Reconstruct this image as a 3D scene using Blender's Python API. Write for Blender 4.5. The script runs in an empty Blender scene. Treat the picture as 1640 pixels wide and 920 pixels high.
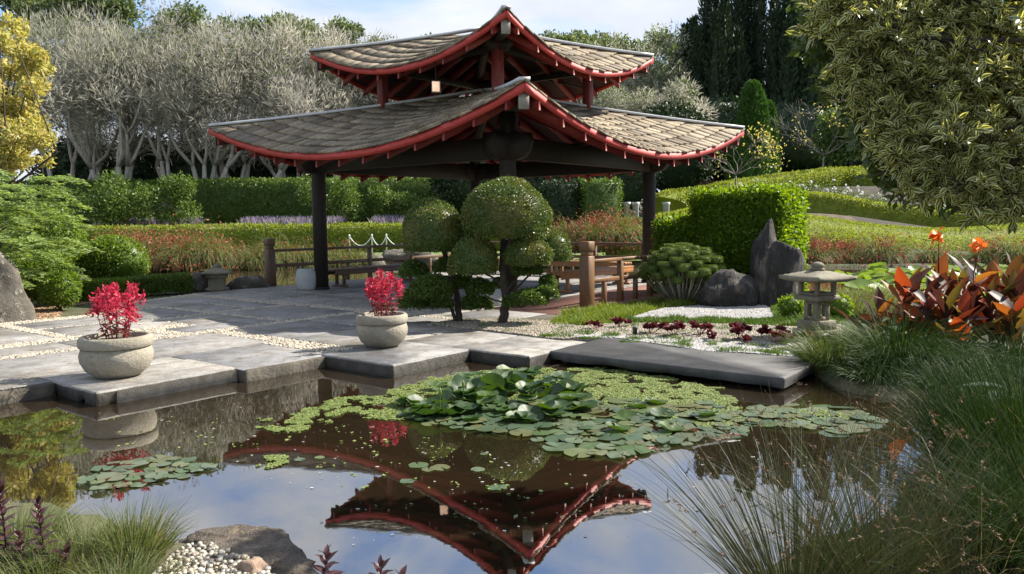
import bpy, math, random
import numpy as np
from mathutils import Vector, Matrix, noise as mnoise
S = bpy.context.scene
COL = S.collection
rng = np.random.default_rng(7)
random.seed(7)
R = math.radians

# ------------------------------------------------------------------ camera
F, PITCH, ROLL, H = 1255.0, 0.0857, 0.0109, 1.62
cam = bpy.data.cameras.new('camera')
cam.sensor_width = 36.0
cam.lens = 36.0 * F / 1640.0
cam.clip_start = 0.05
cam.clip_end = 3000
camo = bpy.data.objects.new('camera', cam)
COL.objects.link(camo)
camo.location = (0, 0, H)
camo.rotation_euler = (Matrix.Rotation(math.pi/2 - PITCH, 4, 'X') @ Matrix.Rotation(-ROLL, 4, 'Z')).to_euler()
S.camera = camo

# ------------------------------------------------------------------ world: sky with broken cloud
SUN_EL, SUN_V = R(42), Vector((0.93, 0.37, 0)).normalized()
sunvec = Vector((SUN_V.x*math.cos(SUN_EL), SUN_V.y*math.cos(SUN_EL), math.sin(SUN_EL)))
w = bpy.data.worlds.new('World'); S.world = w; w.use_nodes = True
nt = w.node_tree; nt.nodes.clear()
def N(tree, typ, **kw):
    n = tree.nodes.new(typ)
    for k, v in kw.items(): setattr(n, k, v)
    return n
out = N(nt, 'ShaderNodeOutputWorld'); bg = N(nt, 'ShaderNodeBackground')
sky = N(nt, 'ShaderNodeTexSky', sky_type='NISHITA', sun_disc=False)
sky.sun_elevation = SUN_EL; sky.sun_rotation = math.atan2(SUN_V.x, SUN_V.y)
sky.air_density = 0.75; sky.dust_density = 0.0; sky.ozone_density = 4.0
tc = N(nt, 'ShaderNodeTexCoord')
mp = N(nt, 'ShaderNodeMapping'); mp.inputs['Scale'].default_value = (1.0, 1.0, 2.6)
nz = N(nt, 'ShaderNodeTexNoise'); nz.inputs['Scale'].default_value = 2.6; nz.inputs['Detail'].default_value = 7; nz.inputs['Roughness'].default_value = 0.55
nz.inputs['Distortion'].default_value = 0.4
cr = N(nt, 'ShaderNodeValToRGB'); cr.color_ramp.elements[0].position = 0.38; cr.color_ramp.elements[1].position = 0.56
nz2 = N(nt, 'ShaderNodeTexNoise'); nz2.inputs['Scale'].default_value = 6; nz2.inputs['Detail'].default_value = 6
cl = N(nt, 'ShaderNodeMix', data_type='RGBA')
cl.inputs[6].default_value = (2.3, 2.55, 3.0, 1); cl.inputs[7].default_value = (4.4, 4.5, 4.7, 1)
mx = N(nt, 'ShaderNodeMix', data_type='RGBA')
L = nt.links.new
L(tc.outputs['Generated'], mp.inputs['Vector']); L(mp.outputs['Vector'], nz.inputs['Vector']); L(mp.outputs['Vector'], nz2.inputs['Vector'])
L(nz.outputs['Fac'], cr.inputs['Fac']); L(nz2.outputs['Fac'], cl.inputs[0])
L(cr.outputs['Color'], mx.inputs[0]); L(sky.outputs['Color'], mx.inputs[6]); L(cl.outputs[2], mx.inputs[7])
L(mx.outputs[2], bg.inputs['Color']); bg.inputs['Strength'].default_value = 0.10
L(bg.outputs['Background'], out.inputs['Surface'])

sl = bpy.data.lights.new('sun', 'SUN'); sl.energy = 4.4; sl.angle = R(0.5); sl.color = (1.0, 0.93, 0.82)
so = bpy.data.objects.new('sun', sl); COL.objects.link(so)
so.rotation_euler = sunvec.to_track_quat('Z', 'Y').to_euler(); so.location = (20, 5, 30)
S.view_settings.view_transform = 'Standard'; S.view_settings.look = 'None'
S.view_settings.gamma = 1; S.view_settings.exposure = 1.45
S.render.engine = 'CYCLES'
S.cycles.max_bounces = 6; S.cycles.transparent_max_bounces = 8; S.cycles.transmission_bounces = 4

# ------------------------------------------------------------------ pixel -> place (a pixel gives a ray, the ground or a depth gives the distance)
def ray(px, py):
    x = px-820; y = py-460; x, y = x-ROLL*y, y+ROLL*x
    c, s = math.cos(PITCH), math.sin(PITCH)
    return np.array([x/F, c-s*(y/F), -s-c*(y/F)])
def G(px, py, z=0.0):
    r = ray(px, py); k = (z-H)/r[2]; return np.array([r[0]*k, r[1]*k, z])
def D(px, py, Y):
    r = ray(px, py); k = Y/r[1]; return np.array([r[0]*k, Y, H+r[2]*k])
def ppm(Y): return F/Y          # pixels per metre at depth Y
# pavilion axes
PC = np.array([-0.557, 19.32, 0.0]); PA = 0.1231
ER = np.array([math.cos(PA), math.sin(PA), 0]); EN = np.array([math.sin(PA), -math.cos(PA), 0])
UN = (ER+EN)/2**.5; VT = (ER-EN)/2**.5; UZ = np.array([0, 0, 1.0])
def UV(u, v, z=0.0): return PC + UN*u + VT*v + UZ*z
WZ = -0.135     # water level

# ------------------------------------------------------------------ mesh builder
def unit(a):
    a = np.asarray(a, float); l = np.linalg.norm(a, axis=-1, keepdims=True); return a/np.maximum(l, 1e-9)
class MB:
    def __init__(s): s.v = []; s.f = []; s.n = 0
    def add(s, v, *faces):
        v = np.asarray(v, float).reshape(-1, 3)
        for f in faces:
            f = np.asarray(f, int)
            if f.size: s.f.append(f + s.n)
        s.v.append(v); s.n += len(v); return s
    def box(s, c, h, ax=None):
        c = np.asarray(c, float); ax = np.eye(3) if ax is None else np.asarray(ax, float)
        sg = np.array([[x, y, z] for z in (-1, 1) for y in (-1, 1) for x in (-1, 1)], float)
        v = c + (sg*np.asarray(h, float)) @ ax
        return s.add(v, [[0,2,3,1],[4,5,7,6],[0,1,5,4],[2,6,7,3],[0,4,6,2],[1,3,7,5]])
    def bbox(s, c, h, ax=None, b=0.012):
        """box with chamfered edges"""
        c = np.asarray(c, float); ax = np.eye(3) if ax is None else np.asarray(ax, float); h = np.asarray(h, float)
        b = min(b, h.min()*0.45); vs = []; idx = {}
        for z in (-1, 1):
            for y in (-1, 1):
                for x in (-1, 1):
                    for k in range(3):
                        p = np.array([x, y, z])*h; q = np.array([x, y, z], float)
                        for j in range(3):
                            if j != k: p[j] -= q[j]*b
                        idx[(x, y, z, k)] = len(vs); vs.append(p)
        q4 = []; t3 = []
        for k in range(3):
            i, j = (k+1) % 3, (k+2) % 3
            for sg in (-1, 1):
                cyc = []
                for a, bb in ((-1,-1),(1,-1),(1,1),(-1,1)):
                    d = [0,0,0]; d[k] = sg; d[i] = a; d[j] = bb; cyc.append(idx[(*d, k)])
                q4.append(cyc if sg > 0 else cyc[::-1])
            for a in (-1, 1):
                for bb in (-1, 1):
                    d0 = [0,0,0]; d0[i] = a; d0[j] = bb; d0[k] = -1; d1 = list(d0); d1[k] = 1
                    cyc = [idx[(*d0, i)], idx[(*d1, i)], idx[(*d1, j)], idx[(*d0, j)]]
                    q4.append(cyc if a*bb < 0 else cyc[::-1])
        for z in (-1, 1):
            for y in (-1, 1):
                for x in (-1, 1):
                    t = [idx[(x,y,z,0)], idx[(x,y,z,1)], idx[(x,y,z,2)]]
                    t3.append(t if x*y*z > 0 else t[::-1])
        return s.add(c + np.array(vs) @ ax, q4, t3)
    def tube(s, path, rad, n=8, cap=True, squash=None):
        path = np.asarray(path, float); k = len(path); rad = np.broadcast_to(np.asarray(rad, float), (k,))
        t = np.gradient(path, axis=0); t = unit(t)
        ref = np.array([0, 0, 1.0]) if abs(t[0][2]) < 0.9 else np.array([1.0, 0, 0])
        rings = []
        a = unit(np.cross(t[0], ref))
        ang = np.linspace(0, 2*math.pi, n, endpoint=False)
        for i in range(k):
            a = unit(a - t[i]*np.dot(a, t[i])); b = np.cross(t[i], a)
            rings.append(path[i] + rad[i]*(np.cos(ang)[:, None]*a + np.sin(ang)[:, None]*b))
        v = np.concatenate(rings)
        i = np.arange(k-1)[:, None]*n; j = np.arange(n)[None, :]; jn = (j+1) % n
        q = np.stack([i+j, i+jn, i+n+jn, i+n+j], -1).reshape(-1, 4)
        fs = [q]
        if cap and n > 2:
            fs.append([list(range(n))[::-1]]); fs.append([[(k-1)*n+x for x in range(n)]])
        return s.add(v, *fs)
    def lathe(s, c, prof, n=24, sx=1, sy=1, wob=None):
        c = np.asarray(c, float); prof = np.asarray(prof, float); k = len(prof)
        ang = np.linspace(0, 2*math.pi, n, endpoint=False)
        r = prof[:, 0][:, None]; z = prof[:, 1][:, None]
        v = np.stack([r*np.cos(ang)*sx, r*np.sin(ang)*sy, np.broadcast_to(z, (k, n))], -1).reshape(-1, 3) + c
        i = np.arange(k-1)[:, None]*n; j = np.arange(n)[None, :]; jn = (j+1) % n
        q = np.stack([i+j, i+jn, i+n+jn, i+n+j], -1).reshape(-1, 4)
        return s.add(v, q, [list(range(n))[::-1]], [[(k-1)*n+x for x in range(n)]])
    def prism(s, poly, z0, z1):
        p = np.asarray(poly, float)[:, :2]; n = len(p)
        area = np.sum(p[:, 0]*np.roll(p[:, 1], -1)-np.roll(p[:, 0], -1)*p[:, 1])
        if area < 0: p = p[::-1]
        v = np.concatenate([np.c_[p, np.full(n, z0)], np.c_[p, np.full(n, z1)]])
        j = np.arange(n); jn = (j+1) % n
        return s.add(v, np.stack([j, jn, n+jn, n+j], -1), [list(range(n))[::-1]], [[n+x for x in range(n)]])
    def build(s, name, mat, parent=None, smooth=False, base=None):
        v = np.concatenate(s.v)
        off = np.zeros(3)
        if parent is not None: off = np.array(world_loc(parent))
        elif base is not None: off = np.asarray(base, float)
        v = v - off
        me = bpy.data.meshes.new(name)
        me.vertices.add(len(v)); me.vertices.foreach_set('co', v.astype(np.float32).ravel())
        loops = np.concatenate([f.ravel() for f in s.f]); sizes = np.concatenate([np.full(len(f), f.shape[1]) for f in s.f])
        me.loops.add(len(loops)); me.loops.foreach_set('vertex_index', loops.astype(np.int32))
        starts = np.concatenate([[0], np.cumsum(sizes)[:-1]])
        me.polygons.add(len(sizes)); me.polygons.foreach_set('loop_start', starts.astype(np.int32))
        if smooth: me.polygons.foreach_set('use_smooth', np.ones(len(sizes), bool))
        me.update(calc_edges=True)
        if mat is not None: me.materials.append(mat)
        o = bpy.data.objects.new(name, me); COL.objects.link(o)
        if parent is not None: o.parent = parent
        elif base is not None: o.location = off
        return o
WL = {}
def world_loc(o):
    p = Vector((0, 0, 0))
    while o is not None:
        p = p + o.location; o = o.parent
    return p
def tag(o, label=None, cat=None, group=None, kind=None):
    if label: o['label'] = label
    if cat: o['category'] = cat
    if group: o['group'] = group
    if kind: o['kind'] = kind
    return o
def thing(name, label, cat, loc, group=None):
    o = bpy.data.objects.new(name, None); COL.objects.link(o); o.location = Vector([float(x) for x in loc]); o.empty_display_size = 0.1
    return tag(o, label, cat, group)
def inst(name, me, M, parent=None):
    """another object on shared mesh data, world matrix M (parent has translation only)"""
    o = bpy.data.objects.new(name, me); COL.objects.link(o)
    M = Matrix(M)
    if parent is not None:
        o.parent = parent; M = Matrix.Translation(-world_loc(parent)) @ M
    o.matrix_local = M
    return o

# ------------------------------------------------------------------ materials
MATS = {}
def newmat(name):
    m = bpy.data.materials.new(name); m.use_nodes = True; t = m.node_tree; t.nodes.clear()
    o = N(t, 'ShaderNodeOutputMaterial'); p = N(t, 'ShaderNodeBsdfPrincipled'); t.links.new(p.outputs[0], o.inputs[0])
    MATS[name] = m; return m, t, o, p
def ramp(t, fac, cols, pos=None):
    r = N(t, 'ShaderNodeValToRGB'); e = r.color_ramp.elements; n = len(cols)
    pos = pos or [i/(n-1) for i in range(n)]
    while len(e) < n: e.new(0.5)
    for i in range(n): e[i].position = pos[i]; e[i].color = (*cols[i], 1)
    t.links.new(fac, r.inputs['Fac']); return r.outputs['Color']
def noise(t, scale, detail=4, rough=0.55, vec=None, stretch=None, coord='Object'):
    c = N(t, 'ShaderNodeTexCoord'); v = c.outputs[coord]
    if coord == 'World':
        g = N(t, 'ShaderNodeNewGeometry'); v = g.outputs['Position']
    if stretch:
        m = N(t, 'ShaderNodeMapping'); m.inputs['Scale'].default_value = stretch; t.links.new(v, m.inputs['Vector']); v = m.outputs['Vector']
    n = N(t, 'ShaderNodeTexNoise'); n.inputs['Scale'].default_value = scale; n.inputs['Detail'].default_value = detail; n.inputs['Roughness'].default_value = rough
    t.links.new(v, n.inputs['Vector']); return n.outputs['Fac']
def wpos(t):
    return N(t, 'ShaderNodeNewGeometry').outputs['Position']
def wnoise(t, scale, detail=4, rough=0.55, stretch=None):
    v = wpos(t)
    if stretch:
        m = N(t, 'ShaderNodeMapping'); m.inputs['Scale'].default_value = stretch; t.links.new(v, m.inputs['Vector']); v = m.outputs['Vector']
    n = N(t, 'ShaderNodeTexNoise'); n.inputs['Scale'].default_value = scale; n.inputs['Detail'].default_value = detail; n.inputs['Roughness'].default_value = rough
    t.links.new(v, n.inputs['Vector']); return n.outputs['Fac']
def bump(t, p, fac, strength, dist=0.02):
    b = N(t, 'ShaderNodeBump'); b.inputs['Strength'].default_value = strength; b.inputs['Distance'].default_value = dist
    t.links.new(fac, b.inputs['Height']); t.links.new(b.outputs[0], p.inputs['Normal'])
def mixc(t, fac, a, b, mode='MIX'):
    m = N(t, 'ShaderNodeMix', data_type='RGBA', blend_type=mode)
    for i, x in ((0, fac), (6, a), (7, b)):
        if isinstance(x, (int, float)): m.inputs[i].default_value = x
        elif isinstance(x, tuple): m.inputs[i].default_value = (*x, 1)
        else: t.links.new(x, m.inputs[i])
    return m.outputs[2]
def math_(t, op, a, b=0.0):
    m = N(t, 'ShaderNodeMath', operation=op)
    for i, x in ((0, a), (1, b)):
        if isinstance(x, (int, float)): m.inputs[i].default_value = x
        else: t.links.new(x, m.inputs[i])
    return m.outputs[0]
def rand_island(t, with_obj=False):
    r = N(t, 'ShaderNodeNewGeometry').outputs['Random Per Island']
    if with_obj:
        r = math_(t, 'FRACT', math_(t, 'ADD', r, N(t, 'ShaderNodeObjectInfo').outputs['Random']))
    return r
def leafmat(name, cols, rough=0.5, trans=0.35, tint=None, pat=None, patscale=1.5, with_obj=False, spec=0.4, tone=None):
    m, t, o, p = newmat(name)
    c = ramp(t, rand_island(t, with_obj), cols)
    if tone: c = mixc(t, 1.0, c, ramp(t, N(t, 'ShaderNodeObjectInfo').outputs['Random'], tone), 'MULTIPLY')
    if pat:
        f = ramp(t, wnoise(t, patscale, 3), [(0,0,0), (1,1,1)], [0.45, 0.65])
        c = mixc(t, f, c, pat)
    t.links.new(c, p.inputs['Base Color']); p.inputs['Roughness'].default_value = rough
    p.inputs['Specular IOR Level'].default_value = spec
    if trans > 0:
        tr = N(t, 'ShaderNodeBsdfTranslucent'); ms = N(t, 'ShaderNodeMixShader'); ms.inputs[0].default_value = trans
        c2 = mixc(t, 1.0, c, tint or (1.5, 1.45, 0.7), 'MULTIPLY')
        t.links.new(c2, tr.inputs['Color'])
        t.links.new(p.outputs[0], ms.inputs[1]); t.links.new(tr.outputs[0], ms.inputs[2]); t.links.new(ms.outputs[0], o.inputs[0])
    return m
def solid(name, cols, scale=3, rough=0.7, bscale=None, bstr=0.3, bdist=0.02, stretch=None, detail=5, pos=None, metallic=0, world=True, spec=0.5):
    m, t, o, p = newmat(name)
    nf = wnoise if world else noise
    f = nf(t, scale, detail, 0.6, stretch=stretch)
    c = ramp(t, f, cols, pos or [0.3+0.4*i/(max(1, len(cols)-1)) for i in range(len(cols))])
    t.links.new(c, p.inputs['Base Color']); p.inputs['Roughness'].default_value = rough; p.inputs['Metallic'].default_value = metallic
    p.inputs['Specular IOR Level'].default_value = spec
    if bscale: bump(t, p, nf(t, bscale, 5, 0.6, stretch=stretch), bstr, bdist)
    return m

M_SOIL = solid('soil', [(0.016,0.012,0.009),(0.034,0.026,0.018),(0.055,0.042,0.029)], 4, 0.95, 30, 0.8, 0.03)
M_GROUND = None
def groundmat():
    m, t, o, p = newmat('ground')
    a = ramp(t, wnoise(t, 3.0, 6), [(0.04,0.03,0.018),(0.085,0.062,0.038),(0.13,0.10,0.065)], [0.3, 0.5, 0.7])
    b = ramp(t, wnoise(t, 9.0, 5), [(0.03,0.05,0.012),(0.06,0.09,0.022)], [0.3, 0.7])
    f = ramp(t, wnoise(t, 0.25, 4), [(0,0,0),(1,1,1)], [0.42, 0.6])
    t.links.new(mixc(t, f, a, b), p.inputs['Base Color']); p.inputs['Roughness'].default_value = 0.95
    bump(t, p, wnoise(t, 25, 6), 0.7, 0.04); return m
M_GROUND = groundmat()
M_LAWN = solid('lawn_grass', [(0.06,0.10,0.015),(0.10,0.16,0.025),(0.13,0.19,0.04)], 6, 0.9, 60, 0.8, 0.03)
def slabmat():
    m, t, o, p = newmat('paving_slab')
    ob = N(t, 'ShaderNodeObjectInfo').outputs['Random']
    base = ramp(t, wnoise(t, 1.3, 6, 0.65), [(0.185,0.182,0.178),(0.25,0.244,0.235),(0.33,0.315,0.29)], [0.3, 0.5, 0.72])
    tone = ramp(t, ob, [(0.85,0.86,0.9),(1.12,1.09,1.05)])
    st = mixc(t, 1.0, ramp(t, wnoise(t, 0.7, 8, 0.7), [(0.55,0.51,0.44),(1,1,1)], [0.36, 0.52]), ramp(t, wnoise(t, 4.5, 9, 0.75), [(0.7,0.67,0.6),(1.06,1.06,1.06)], [0.4, 0.56]), 'MULTIPLY')
    c = mixc(t, 1.0, mixc(t, 1.0, base, tone, 'MULTIPLY'), st, 'MULTIPLY')
    sp = ramp(t, wnoise(t, 55, 3), [(0.78,0.78,0.78),(1.1,1.1,1.1)], [0.35, 0.65])
    # sides of the slabs are rough-hewn browner stone
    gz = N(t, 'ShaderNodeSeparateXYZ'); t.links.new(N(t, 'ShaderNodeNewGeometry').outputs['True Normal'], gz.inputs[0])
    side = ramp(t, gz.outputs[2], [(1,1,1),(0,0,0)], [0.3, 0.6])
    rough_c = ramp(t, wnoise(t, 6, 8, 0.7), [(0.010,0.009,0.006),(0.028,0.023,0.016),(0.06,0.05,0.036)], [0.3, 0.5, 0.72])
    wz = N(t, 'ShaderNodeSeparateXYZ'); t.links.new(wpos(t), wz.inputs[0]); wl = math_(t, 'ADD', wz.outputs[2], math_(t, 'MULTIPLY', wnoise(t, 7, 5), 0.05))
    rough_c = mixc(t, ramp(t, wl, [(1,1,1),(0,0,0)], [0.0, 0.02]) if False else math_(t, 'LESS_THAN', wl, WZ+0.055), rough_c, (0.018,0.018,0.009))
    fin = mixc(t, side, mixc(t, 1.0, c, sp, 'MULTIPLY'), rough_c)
    t.links.new(fin, p.inputs['Base Color'])
    p.inputs['Roughness'].default_value = 0.62
    hh = math_(t, 'ADD', math_(t, 'MULTIPLY', wnoise(t, 40, 6), 0.4), math_(t, 'MULTIPLY', math_(t, 'MULTIPLY', wnoise(t, 11, 8, 0.7), side), 4.0))
    bump(t, p, hh, 0.5, 0.012); return m
M_SLAB = slabmat()
M_SLABDARK = solid('shaded_dark_slab', [(0.03,0.03,0.031),(0.055,0.054,0.053),(0.095,0.09,0.085)], 2.5, 0.7, 35, 0.4, 0.012, detail=8)  # dark stone whose tone also carries the partial shade of the trees
M_SLABEDGE = solid('slab_edge_stone', [(0.03,0.026,0.018),(0.065,0.056,0.042),(0.11,0.096,0.072)], 3, 0.9, 18, 0.9, 0.03)
M_CEMENT = solid('strip_cement', [(0.10,0.088,0.068),(0.18,0.16,0.128)], 12, 0.95, 60, 0.5, 0.01)
def pebmat(name, cols, rough=0.7):
    m, t, o, p = newmat(name)
    c = ramp(t, rand_island(t), cols); t.links.new(c, p.inputs['Base Color']); p.inputs['Roughness'].default_value = rough; return m
M_PEB = pebmat('strip_pebble', [(0.22,0.185,0.13),(0.36,0.315,0.24),(0.45,0.41,0.33),(0.28,0.25,0.2)])
M_WPEB = pebmat('white_pebble', [(0.2,0.195,0.185),(0.36,0.35,0.335),(0.29,0.28,0.265),(0.43,0.42,0.405),(0.15,0.14,0.125)])
M_CPEB = pebmat('cream_pebble', [(0.33,0.29,0.21),(0.45,0.41,0.33),(0.27,0.22,0.155),(0.5,0.48,0.42),(0.15,0.125,0.095),(0.38,0.35,0.29)], 0.5)
M_TPEB = pebmat('tan_pebble', [(0.17,0.14,0.095),(0.27,0.23,0.165),(0.11,0.09,0.065),(0.34,0.30,0.235),(0.2,0.18,0.15)])
def stonemat(name, cols, sc=3.0, bs=9, bstr=0.9, lichen=None, stretch=None, fine=60):
    m, t, o, p = newmat(name)
    c = ramp(t, wnoise(t, sc, 8, 0.65, stretch), cols, [0.28+0.44*i/(len(cols)-1) for i in range(len(cols))])
    if lichen: c = mixc(t, ramp(t, wnoise(t, 6, 6, 0.7), [(0,0,0),(1,1,1)], [0.56, 0.66]), c, lichen)
    sp = ramp(t, wnoise(t, fine, 3), [(0.72,0.72,0.72),(1.18,1.18,1.18)], [0.35, 0.65])
    t.links.new(mixc(t, 1.0, c, sp, 'MULTIPLY'), p.inputs['Base Color']); p.inputs['Roughness'].default_value = 0.88
    h = math_(t, 'ADD', wnoise(t, bs, 8, 0.65, stretch), math_(t, 'MULTIPLY', wnoise(t, fine, 4), 0.25))
    bump(t, p, h, bstr, 0.05); return m
M_ROCK = stonemat('dark_rock', [(0.013,0.012,0.011),(0.035,0.032,0.028),(0.16,0.14,0.115)], 3.5, 7, 1.0, None, (1.6,1.6,0.6))
M_ROCKL = stonemat('grey_rock', [(0.035,0.031,0.024),(0.085,0.075,0.058),(0.17,0.15,0.115)], 2.5, 6, 1.0, (0.3,0.29,0.22))
M_ROCKB = stonemat('shore_rock', [(0.045,0.036,0.027),(0.10,0.08,0.06),(0.2,0.16,0.12)], 4, 9, 1.0, (0.22,0.17,0.1))
M_BROWNSTONE = stonemat('brown_stone', [(0.22,0.15,0.105),(0.30,0.21,0.15)], 5, 12, 0.4)
M_GRANITE = stonemat('granite', [(0.18,0.16,0.118),(0.265,0.24,0.185),(0.35,0.32,0.255)], 2.2, 22, 0.45, (0.22,0.2,0.13), None, 110)
M_LANT = stonemat('lantern_stone', [(0.12,0.105,0.07),(0.185,0.168,0.118),(0.25,0.235,0.18)], 3, 25, 0.35, (0.2,0.2,0.11), None, 120)
M_DRUM = stonemat('drum_stone', [(0.32,0.33,0.33),(0.42,0.43,0.42),(0.5,0.5,0.48)], 2, 20, 0.3, None, None, 90)
def woodmat(name, cols, rough=0.55, spec=0.4):
    m, t, o, p = newmat(name)
    g = noise(t, 6, 8, 0.65, stretch=(9, 9, 0.7)); g2 = noise(t, 2.0, 4)
    c = mixc(t, 0.35, ramp(t, g, cols, [0.3+0.4*i/(len(cols)-1) for i in range(len(cols))]), ramp(t, g2, cols, [0.3+0.4*i/(len(cols)-1) for i in range(len(cols))]))
    t.links.new(c, p.inputs['Base Color']); p.inputs['Roughness'].default_value = rough; p.inputs['Specular IOR Level'].default_value = spec
    bump(t, p, g, 0.25, 0.008); return m
M_DARKWOOD = woodmat('dark_stained_wood', [(0.014,0.011,0.009),(0.026,0.02,0.016),(0.038,0.03,0.025)], 0.6, 0.25)
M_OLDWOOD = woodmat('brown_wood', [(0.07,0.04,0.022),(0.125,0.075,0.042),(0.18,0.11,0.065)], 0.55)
M_BENCH = woodmat('sunlit_bench_wood', [(0.20,0.085,0.03),(0.31,0.145,0.052),(0.38,0.19,0.075)], 0.45)  # bench wood brightened to the orange of the sunlit benches
M_NEWEL = woodmat('sunlit_rail_wood', [(0.10,0.05,0.022),(0.17,0.09,0.04),(0.22,0.125,0.06)], 0.5)  # railing wood lightened for the railing that stands in sun
M_GREYWOOD = woodmat('weathered_end_wood', [(0.16,0.145,0.125),(0.26,0.24,0.21),(0.34,0.32,0.28)], 0.8)
def paint(name, a, b, rough=0.5):
    m, t, o, p = newmat(name)
    c = ramp(t, noise(t, 7, 6, 0.7, stretch=(1,1,3)), [a, b], [0.35, 0.65]); t.links.new(c, p.inputs['Base Color'])
    p.inputs['Roughness'].default_value = rough; bump(t, p, noise(t, 35, 4), 0.15, 0.005); return m
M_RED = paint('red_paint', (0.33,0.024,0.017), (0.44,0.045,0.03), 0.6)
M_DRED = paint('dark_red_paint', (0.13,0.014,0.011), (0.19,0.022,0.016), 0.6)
M_SOFFIT = paint('shaded_soffit', (0.022,0.006,0.005), (0.04,0.009,0.007), 0.8)  # red boarding darkened almost to black for the shade under the roofs
M_RAFT = paint('shaded_rafter_paint', (0.16,0.015,0.011), (0.22,0.024,0.017), 0.6)  # red paint darkened for the shade under the eaves
M_WHITEP = paint('white_paint', (0.68,0.68,0.66), (0.8,0.8,0.78))
M_BLACKP = paint('black_plastic', (0.015,0.015,0.015), (0.03,0.03,0.03))
M_CAP = solid('ridge_capping', [(0.45,0.46,0.47),(0.6,0.61,0.62)], 5, 0.45)
def shinglemat():
    m, t, o, p = newmat('timber_shingle')
    c = ramp(t, rand_island(t, True), [(0.11,0.085,0.056),(0.21,0.17,0.115),(0.29,0.24,0.165),(0.17,0.145,0.11),(0.35,0.295,0.21)])
    g = ramp(t, wnoise(t, 14, 6, 0.7), [(0.5,0.47,0.43),(1.15,1.12,1.08)], [0.3, 0.65])
    mo = ramp(t, wnoise(t, 1.4, 6, 0.7), [(0,0,0),(1,1,1)], [0.55, 0.7])
    c = mixc(t, math_(t, 'MULTIPLY', mo, 0.5), mixc(t, 1.0, c, g, 'MULTIPLY'), (0.10,0.10,0.06))
    t.links.new(c, p.inputs['Base Color']); p.inputs['Roughness'].default_value = 0.9; bump(t, p, wnoise(t, 30, 5), 0.5, 0.01); return m
M_SHINGLE = shinglemat()
def brickmat():
    m, t, o, p = newmat('red_pavers')
    c = N(t, 'ShaderNodeTexCoord'); mp_ = N(t, 'ShaderNodeMapping'); mp_.inputs['Rotation'].default_value = (0, 0, 0.66)
    t.links.new(c.outputs['Object'], mp_.inputs['Vector'])
    b = N(t, 'ShaderNodeTexBrick'); b.inputs['Scale'].default_value = 4.5; b.inputs['Color1'].default_value = (0.24,0.10,0.07,1); b.inputs['Color2'].default_value = (0.32,0.15,0.11,1)
    b.inputs['Mortar'].default_value = (0.16,0.11,0.09,1); b.inputs['Mortar Size'].default_value = 0.012
    t.links.new(mp_.outputs[0], b.inputs['Vector']); t.links.new(b.outputs['Color'], p.inputs['Base Color']); p.inputs['Roughness'].default_value = 0.8
    bump(t, p, b.outputs['Fac'], -0.4, 0.005); return m
M_BRICK = brickmat()
def watermat(name, col, ior):
    m, t, o, p = newmat(name)
    c = ramp(t, wnoise(t, 0.9, 4), [col, tuple(x*1.5 for x in col)], [0.35, 0.7])
    t.links.new(c, p.inputs['Base Color']); p.inputs['Roughness'].default_value = 0.015; p.inputs['IOR'].default_value = ior
    h = math_(t, 'ADD', wnoise(t, 2.0, 2, 0.4), math_(t, 'MULTIPLY', wnoise(t, 9.0, 2, 0.5), 0.25))
    bump(t, p, h, 0.012, 0.05); return m
M_WATER = watermat('pond_water', (0.014,0.0095,0.005), 4.5)
M_WATER2 = watermat('rear_pond_water', (0.035,0.026,0.014), 1.6)
# foliage
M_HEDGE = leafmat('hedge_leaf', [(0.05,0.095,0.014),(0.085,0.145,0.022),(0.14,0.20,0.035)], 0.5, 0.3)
M_BRIGHT = leafmat('bright_hedge_leaf', [(0.055,0.115,0.009),(0.11,0.19,0.013),(0.19,0.27,0.02)], 0.5, 0.5, (1.9,1.75,0.4))
M_SUNHEDGE = leafmat('sunlit_hedge_leaf', [(0.12,0.165,0.018),(0.19,0.235,0.028),(0.26,0.29,0.045)], 0.6, 0.45)  # hedge leaf lightened to a sunlit yellow-green
M_BOX = leafmat('topiary_leaf', [(0.035,0.07,0.012),(0.065,0.11,0.018),(0.10,0.15,0.028),(0.16,0.19,0.04)], 0.42, 0.25, None, (0.15,0.15,0.035), 2.2, spec=0.5)
M_PAD = leafmat('cloud_pad_leaf', [(0.045,0.09,0.014),(0.075,0.13,0.02),(0.13,0.185,0.035)], 0.45, 0.3)
M_TUFT = leafmat('tuft_leaf', [(0.06,0.105,0.02),(0.10,0.155,0.03),(0.15,0.19,0.05)], 0.5, 0.3)
M_CONIFER = leafmat('conifer_leaf', [(0.010,0.022,0.008),(0.018,0.036,0.012),(0.028,0.05,0.016)], 0.7, 0.08)
M_CONE = leafmat('cone_conifer_leaf', [(0.03,0.085,0.012),(0.05,0.125,0.018),(0.075,0.155,0.025)], 0.6, 0.2)
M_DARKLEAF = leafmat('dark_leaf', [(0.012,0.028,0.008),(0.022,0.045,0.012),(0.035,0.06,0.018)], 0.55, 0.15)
M_MIDLEAF = leafmat('mid_leaf', [(0.04,0.08,0.018),(0.07,0.12,0.026),(0.11,0.16,0.04)], 0.5, 0.35)
M_TOPLEAF = leafmat('canopy_leaf', [(0.06,0.095,0.035),(0.10,0.14,0.05),(0.15,0.185,0.075)], 0.55, 0.35)
M_TWIG = leafmat('grey_twig', [(0.30,0.29,0.27),(0.42,0.41,0.385),(0.53,0.515,0.485),(0.33,0.34,0.28)], 0.9, 0.5, (1.05,1.05,1.0), tone=[(0.72,0.70,0.66),(1.05,1.02,0.98),(0.8,0.82,0.68),(1.2,1.15,1.05)])
M_PALEBARK = stonemat('pale_bark', [(0.24,0.21,0.17),(0.38,0.345,0.285),(0.50,0.46,0.39)], 3, 9, 0.6, None, (3,3,0.5))
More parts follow.
